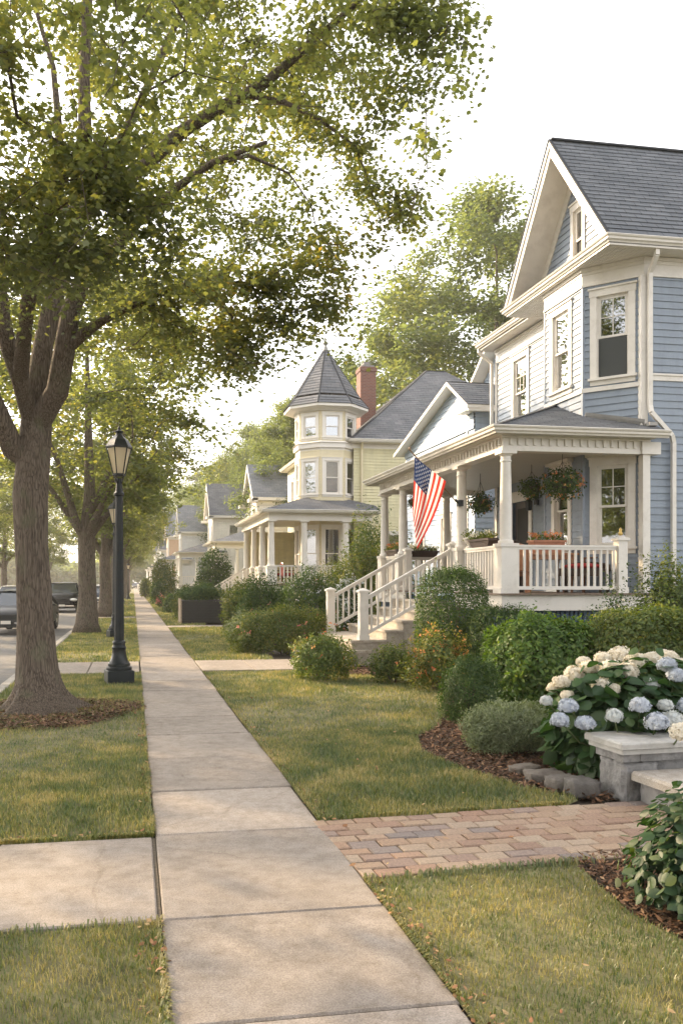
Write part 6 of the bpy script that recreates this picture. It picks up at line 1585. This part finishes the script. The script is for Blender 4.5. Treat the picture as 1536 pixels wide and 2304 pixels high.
# =================== CARS ===================
def car(name,label,cat,x,y,rz,paint,L_=4.6,Wd=1.84,Ht=1.46,suv=False,group=None,hood=.9):
    t=thing(name,label,cat,(x,y,-.13),rz,group)
    # local: front toward -Y. section stations along y
    gl=CARGLASS
    hw=Wd/2;belt=.92 if not suv else 1.08;top=Ht;hd=hood
    prof=[(-L_/2,.42,.62,.80),(-L_/2+.10,.32,.70,.90),(-L_/2+.45,.22,hd-.08,.97),(-L_/2+1.0,.2,hd,1.0),(-L_/2+1.30,.2,belt,1.0),(0,.2,belt+.02,1.0),(L_/2-1.0,.2,belt+.04,1.0),(L_/2-.35,.25,belt+.03,.97),(L_/2-.05,.35,.85 if not suv else 1.0,.90),(L_/2,.45,.7,.82)]
    m=MB();rows=[]
    for (yy,z0,z1,k) in prof:
        w=hw*k;rows.append([(-w*.86,yy,z0),(-w,yy,z0+.14),(-w,yy,z0+(z1-z0)*.55),(-w*.97,yy,z1-.10),(-w*.86,yy,z1-.015),(-w*.5,yy,z1+.012),(0,yy,z1+.025),(w*.5,yy,z1+.012),(w*.86,yy,z1-.015),(w*.97,yy,z1-.10),(w,yy,z0+(z1-z0)*.55),(w,yy,z0+.14),(w*.86,yy,z0)])
    m.grid(rows);m.face(rows[0]);m.face(rows[-1][::-1])
    body=m.build('body',paint,t,smooth=True,autos=42)
    # roof and pillars
    m=MB();yf0,yf1=-L_/2+1.22,-L_/2+1.95;yr1,yr0=(L_/2-.55,L_/2-.12) if suv else (L_/2-1.45,L_/2-.62)
    b=belt+.01;tw=hw*.74;bw=hw*.93
    rows=[]
    for (yy,z,w) in ((yf1-.05,top-.03,tw*.96),(yf1+.35,top,tw),((yf1+yr1)/2,top+.012,tw*1.01),(yr1,top-.03,tw*.96)):
        rows.append([(-w,yy,z-.05),(-w*.9,yy,z-.01),(0,yy,z+.02),(w*.9,yy,z-.01),(w,yy,z-.05)])
    m.grid(rows)
    for s in (-1,1):
        m.beam((s*bw,yf0,b),(s*tw*.97,yf1,top-.05),.06,.05);m.beam((s*bw,yr0,b),(s*tw*.96,yr1,top-.06),.09,.08);m.beam((s*bw,.1,b),(s*tw,.1,top-.05),.05,.07,up=(1,0,0))
    m.build('roof',paint,t,smooth=True,autos=40)
    g=MB();zt=top-.055
    g.face([(-bw,yf0,b),(bw,yf0,b),(tw*.95,yf1,zt),(-tw*.95,yf1,zt)]);g.face([(bw,yr0,b),(-bw,yr0,b),(-tw*.95,yr1,zt),(tw*.95,yr1,zt)])
    for s in (-1,1): g.face([(s*bw,yf0,b),(s*bw,yr0,b),(s*tw*.96,yr1,zt),(s*tw*.96,yf1,zt)])
    g.build('windows',gl,t)
    # front
    yf=-L_/2
    m=MB();gz0,gz1=(.42,.66) if not suv else (.50,.80)
    m.box((-.42,yf-.025,gz0),(.42,yf+.12,gz1),0);
    for k in range(2): m.box((-.40,yf-.034,gz0+.03+k*(gz1-gz0-.05)/5),(.40,yf-.024,gz0+.045+k*(gz1-gz0-.05)/5),1)
    m.lathe([(.055,0),(.055,.01)],(0,0,0),16,1) if False else None
    m.box((-.75,yf+.0,.24),(.75,yf+.15,.36),0)
    m.build('grille',[M_basic('grille_black',(.01,.01,.01),.4,.1,4),M_basic('dark_chrome',(.10,.10,.10),.3,.05,4,metal=1)],t)
    for s in (-1,1):
        m=MB();m.blob((s*.64,yf+.10,gz1-.07),(.21,.13,.085),12,8);m.build('headlight',HEADL,t,smooth=True)
        m=MB();m.box((s*hw-.0,yf+1.45,belt-.02),(s*(hw+.17),yf+1.56,belt+.12));m.build('mirror',paint,t)
    m=MB();m.box((-.16,yf-.045,.36),(.16,yf-.03,.47));m.build('licence_plate',WHITE2,t)
    for (yy) in (-L_/2+.88,L_/2-.86):
        for s in (-1,1):
            m=MB();R=.33;m.M=Matrix.Translation((s*(hw-.11),yy,R))@Matrix.Rotation(rad(90),4,'Y')
            m.lathe([(R*.9,-.11),(R,-.08),(R,.08),(R*.9,.11)],(0,0,0),24);wh=m.build('wheel',TYRE,t,autos=40)
            m=MB();m.M=Matrix.Translation((s*(hw+.004),yy,R))@Matrix.Rotation(rad(90)*s,4,'Y');m.lathe([(R*.66,-.02),(R*.64,.0),(R*.5,-.01),(R*.12,.0),(.01,.004)],(0,0,0),18);m.build('rim',RIMM,wh)
    return t
CARGLASS=M_basic('car_glass',(.09,.10,.11),.06,.1,2,spec=.6,metal=.6)
TYRE=M_basic('tyre_rubber',(.02,.02,.02),.85,.2,30);RIMM=M_basic('wheel_alloy',(.5,.5,.5),.3,.1,6,metal=.9);HEADL=M_basic('headlight_lens',(.75,.76,.74),.08,.05,4,spec=1.0)
def paint(n,c): 
    m=M_basic(n,c,.3,.04,3,spec=.22);b=[x for x in m.node_tree.nodes if x.type=='BSDF_PRINCIPLED'][0];b.inputs['Coat Weight'].default_value=.12;b.inputs['Coat Roughness'].default_value=.04;return m
PK=paint('black_paint',(.010,.011,.013));PK.node_tree.nodes['Principled BSDF'].inputs['Coat Weight'].default_value=.05;PK.node_tree.nodes['Principled BSDF'].inputs['Specular IOR Level'].default_value=.12
PS=paint('silver_paint',(.50,.50,.48));PN=paint('navy_paint',(.02,.035,.07));PWH=paint('white_car_paint',(.7,.69,.66));PR=paint('dark_red_paint',(.16,.03,.025))
GCAR='cars parked along the kerb'
c1=car('parked_car','black sedan parked nearest, half hidden behind the first maple trunk','car',-3.85,31,rad(-6),PK,group=GCAR)
c2=car('parked_car','black sport utility car with shining bonnet, between first and second trunks','car',-4.05,51.5,rad(2),PK,L_=4.7,Wd=1.9,Ht=1.72,suv=True,group=GCAR,hood=1.08)
c3=car('parked_car','dark car showing just right of the second trunk','car',-3.1,63,rad(1),PN,group=GCAR)
c4_=car('parked_car','silver car at the left edge on the far side of the street','car',-9.0,66,rad(0),PS,group=GCAR)
c5=car('parked_car','white car small in the distance left of the lamp post','car',-3.2,74,rad(1),PWH,group=GCAR)
dup(c3,(-3.1,90,-.13),0,'dark blue car far down the kerb beneath the trees',GCAR)
dup(c4_,(-5.6,70,-.13),0,'silver car glimpsed between the black sedan and the black utility car',GCAR)
dup(c5,(-2.6,118,-.13),0,'pale car at the far end of the parked row',GCAR)
dup(c1,(.6,205,0),0,'dark car crossing where the sidewalk vanishes',GCAR)
# =================== PORCH THINGS ===================
WICK=M_basic('brown_wicker',(.14,.065,.035),.7,.4,40,.6,70);WOOD=M_basic('warm_wood',(.36,.17,.085),.5,.3,12,.2,30);TERR=M_basic('terracotta',(.42,.19,.11),.75,.15,8,.2,40);DARKW=M_basic('dark_wicker',(.05,.03,.022),.7,.3,40,.6,70);REDC=M_basic('red_cushion',(.34,.03,.03),.85,.2,10);WHC=M_basic('white_cushion',(.7,.66,.6),.85,.1,10)
def basket(label,x,y,z,R,seed,zc=3.97,n=1500,fl=60):
    t=thing('hanging_basket',label,'hanging basket',(x,y,z),0,'flower baskets hanging from the porch ceiling')
    m=MB();m.lathe([(.06,-.16),(.14,-.10),(.18,0),(.185,.02),(.17,.02),(.02,-.02)],(0,0,0),16);m.build('pot',DARKW,t)
    m=MB();top=zc-z
    for k in range(3): a=2.1*k;m.tube([(.17*math.cos(a),.17*math.sin(a),.01),(0,0,top*.72)],.004,4)
    m.tube([(0,0,top*.72),(0,0,top)],.006,5);m.build('chain',IRON,t)
    r=np.random.default_rng(seed);d=r.normal(0,1,(n,3));d/=np.linalg.norm(d,axis=1,keepdims=True);d[:,2]=d[:,2]*.95+.05
    P=d*R*np.array([1,1,.88])*r.uniform(.5,1.05,(n,1))*(1+.14*np.sin(4*np.arctan2(d[:,1],d[:,0])+seed))[:,None]+np.array([0,0,-.02])
    V,Fc,a=leaf_arrays('oval',P,d+r.normal(0,.5,(n,3)),r.normal(0,.6,(n,3))+np.array([0,0,-.5]),r.uniform(.035,.07,n),r);put('foliage',fast_mesh('foliage',V,Fc,BOXW,{'rnd':a}),t)
    k=fl;idx=r.integers(0,n,k);C=d[idx]*R*np.array([1.03,1.03,.92])*r.uniform(.85,1.05,(k,1));C=C[C[:,2]<R*.5];k=len(C)
    Q=np.repeat(C,6,0)+r.normal(0,.012,(k*6,3));V,Fc,a=leaf_arrays('oval',Q,r.normal(0,1,Q.shape)+np.array([-.3,-1,0]),r.normal(0,1,Q.shape),r.uniform(.02,.04,len(Q)),r,rnd=np.repeat(r.random(k),6));put('blossom',fast_mesh('blossom',V,Fc,ORANGE,{'rnd':a}),t)
    return t
basket('full hanging basket with coral flowers in front of the bay window',7.73,14.35,3.42,.37,71,n=1700,fl=70)
basket('dark round hanging basket between the two nearest street side columns',7.45,17.4,3.33,.31,72,n=1300,fl=26)
basket('shadowed hanging basket near the porch door, left of the coral basket',7.9,15.9,3.50,.26,73,n=900,fl=6)
basket('small hanging basket between the two farthest porch columns',6.95,20.2,3.62,.22,74,n=700,fl=6)
def flower_box(label,x,y,z,w,dp,h,mat,seed,rz=0,leafm=None,fm=None,cat='flower box',n=500,fl=40):
    t=thing('flower_box',label,cat,(x,y,z),rz)
    m=MB();m.prism([(-w/2*.88,-dp/2*.8,0),(w/2*.88,-dp/2*.8,0),(w/2*.88,dp/2*.8,0),(-w/2*.88,dp/2*.8,0)],(0,0,.004))
    lo=[(-w/2*.88,-dp/2*.8,0),(w/2*.88,-dp/2*.8,0),(w/2*.88,dp/2*.8,0),(-w/2*.88,dp/2*.8,0)];hi=[(-w/2,-dp/2,h-.04),(w/2,-dp/2,h-.04),(w/2,dp/2,h-.04),(-w/2,dp/2,h-.04)]
    m.hexa(lo+hi);m.box((-w/2-.02,-dp/2-.02,h-.04),(w/2+.02,dp/2+.02,h));m.build('box',mat,t)
    r=np.random.default_rng(seed);P=np.stack([r.uniform(-w/2,w/2,n),r.uniform(-dp/2,dp/2,n)*1.1,h+np.abs(r.normal(0,.06,n))],1)
    V,Fc,a=leaf_arrays('oval',P,r.normal(0,.7,(n,3))+np.array([0,0,.7]),r.normal(0,1,(n,3)),r.uniform(.03,.065,n),r);put('foliage',fast_mesh('foliage',V,Fc,leafm or GREENS,{'rnd':a}),t)
    C=np.stack([r.uniform(-w/2,w/2,fl),r.uniform(-dp/2,dp/2,fl),h+r.uniform(.05,.15,fl)],1);Q=np.repeat(C,6,0)+r.normal(0,.012,(fl*6,3))
    V,Fc,a=leaf_arrays('oval',Q,r.normal(0,1,Q.shape)+np.array([-.3,-.6,.3]),r.normal(0,1,Q.shape),r.uniform(.025,.045,len(Q)),r,rnd=np.repeat(r.random(fl),6));put('blossom',fast_mesh('blossom',V,Fc,fm or ORANGE,{'rnd':a}),t)
    return t
TBX,TBY=7.68,14.95
flower_box('terracotta trough of orange flowers standing on the porch table',TBX,TBY-.1,FL+.74,.62,.26,.24,TERR,81,rad(0),n=260,fl=46)
flower_box('dark flower box on the street side railing near the corner column',PX+.02,14.75,FL+.84,.16,.9,.15,DARKW,82,0,OLIVES,PETALW,n=520,fl=30)
flower_box('dark flower box with pale and orange blossom on the far railing',PX+.02,20.1,FL+.84,.16,.95,.15,DARKW,83,0,OLIVES,ORANGE,n=620,fl=40)
flower_box('mossy flower box with white blossom at the back railing of the porch',7.2,PY1,FL+.84,1.1,.18,.16,DARKW,84,0,OLIVES,PETALW,n=900,fl=60)
def table():
    t=thing('porch_table','small wooden table behind the front railing of the blue porch','table',(TBX,TBY,FL))
    m=MB();m.box((-.52,-.36,.70),(.52,.36,.735));m.box((-.46,-.30,.62),(.46,.30,.70));m.build('table_top',WOOD,t)
    for sx in (-1,1):
        for sy in (-1,1):
            m=MB();m.lathe([(.022,0),(.028,.05),(.02,.1),(.034,.35),(.024,.5),(.036,.62)],(sx*.42,sy*.27,0),10);m.build('leg',WOOD,t)
table()
def chair(label,x,y,rz,mat,w=.62,bh=1.0,cush=None,arms=True,group='chairs on the blue porch'):
    t=thing('porch_chair',label,'chair',(x,y,FL),rz,group)
    # front towards -Y local
    m=MB();m.box((-w/2,-.27,.38),(w/2,.27,.44));m.box((-w/2,-.28,.30),(w/2,-.24,.40));m.build('seat',mat,t)
    m=MB();P=[]
    for i in range(7):
        u=-w/2+w*i/6;P.append([(u*(1-.06*j/4),.25+.05*j/4+.05*(1-(2*i/6-1)**2),.40+(bh-.40)*j/4+(.05*(1-(2*i/6-1)**2) if j==4 else 0)) for j in range(5)])
    m.grid(P);m.grid([[Vector(p)+Vector((0,.03,0)) for p in r_] for r_ in P[::-1]])
    for i in (0,6): m.beam(P[i][0],P[i][4],.04,.05)
    m.tube([P[i][4] for i in range(7)],.026,6);m.build('backrest',mat,t)
    for sx in (-1,1):
        for sy in (-.24,.24):
            m=MB();m.beam((sx*(w/2-.03),sy,0),(sx*(w/2-.03),sy,.40),.045,.045,up=(0,1,0));m.build('leg',mat,t)
        if arms:
            m=MB();m.beam((sx*(w/2-.01),-.26,.63),(sx*(w/2-.01),.28,.66),.06,.03);m.beam((sx*(w/2-.02),-.24,.42),(sx*(w/2-.02),-.24,.62),.04,.04,up=(0,1,0));m.build('armrest',mat,t)
    if cush:
        m=MB();m.blob((0,-.01,.48),(w/2-.05,.24,.06),16,8);m.build('cushion',cush,t,smooth=True)
    return t
chair('dark high backed wicker settee behind the table, left of the flower trough',6.98,15.55,rad(-20),DARKW,w=1.0,bh=.98)
chair('brown wooden porch chair just inside the front railing by the corner column',6.85,14.45,rad(150),WOOD,w=.5,bh=.82,arms=False)
chair('curved wicker armchair with white cushion at the right of the porch table',8.3,14.62,rad(-75),WICK,w=.55,bh=.84,cush=WHC)
chair('low bench with red cushion beneath the ground floor bay window',8.05,14.2,rad(-45),DARKW,w=.8,bh=.5,cush=REDC,arms=False)
def urn(label,x,y,z,seed):
    t=thing('urn',label,'urn',(x,y,z));m=MB();m.lathe([(.07,0),(.07,.02),(.03,.05),(.05,.09),(.10,.15),(.12,.19),(.105,.20),(.09,.18)],(0,0,0),18);m.build('bowl',WHITE,t,autos=40)
    r=np.random.default_rng(seed);n=220;P=r.normal(0,.06,(n,3))+np.array([0,0,.24]);V,Fc,a=leaf_arrays('oval',P,r.normal(0,1,(n,3))+np.array([0,0,.6]),r.normal(0,1,(n,3)),r.uniform(.03,.055,n),r);put('foliage',fast_mesh('foliage',V,Fc,OLIVES,{'rnd':a}),t)
urn('small white urn with greenery on the railing beside the stair column',PX+.02,15.38,FL+.84,91)
m=MB();m.lathe([(.03,0),(.04,.04),(.02,.07),(.03,.1),(.005,.14)],(0,0,0),10);tag(m.build('finial_ornament',M_basic('gilt',(.55,.38,.12),.4,.1,5,metal=.6),None,smooth=True,loc=(8.5,PY0,FL+1.02)),'small golden ornament standing on the front newel post','ornament')
# things on the turret house porch
chair_y=[('red chair on the turret porch behind the columns',7.1,38.6,PR),('dark chair with red cushion on the turret porch',6.9,40.0,DARKW)]
for lab,x,y,mt in chair_y:
    c=chair(lab,x,y,rad(90),mt,w=.7,bh=.95,cush=REDC,group='chairs on the turret house porch');c.location.z=1.5
for k,(x,y,lab) in enumerate(((7.9,36.2,'terracotta pot on the turret porch, left of the dark door window'),(9.0,36.2,'terracotta pot on the turret porch under the right window'))):
    m=MB();m.lathe([(.13,0),(.19,.30),(.21,.30),(.21,.36),(.18,.36),(.17,.32)],(0,0,0),16);q=m.build('flower_pot',TERR,None,autos=40,loc=(x,y,1.5));tag(q,lab,'flower pot','pots on the turret house porch')
# small red hydrant like flags far along the walk are left as shrubs
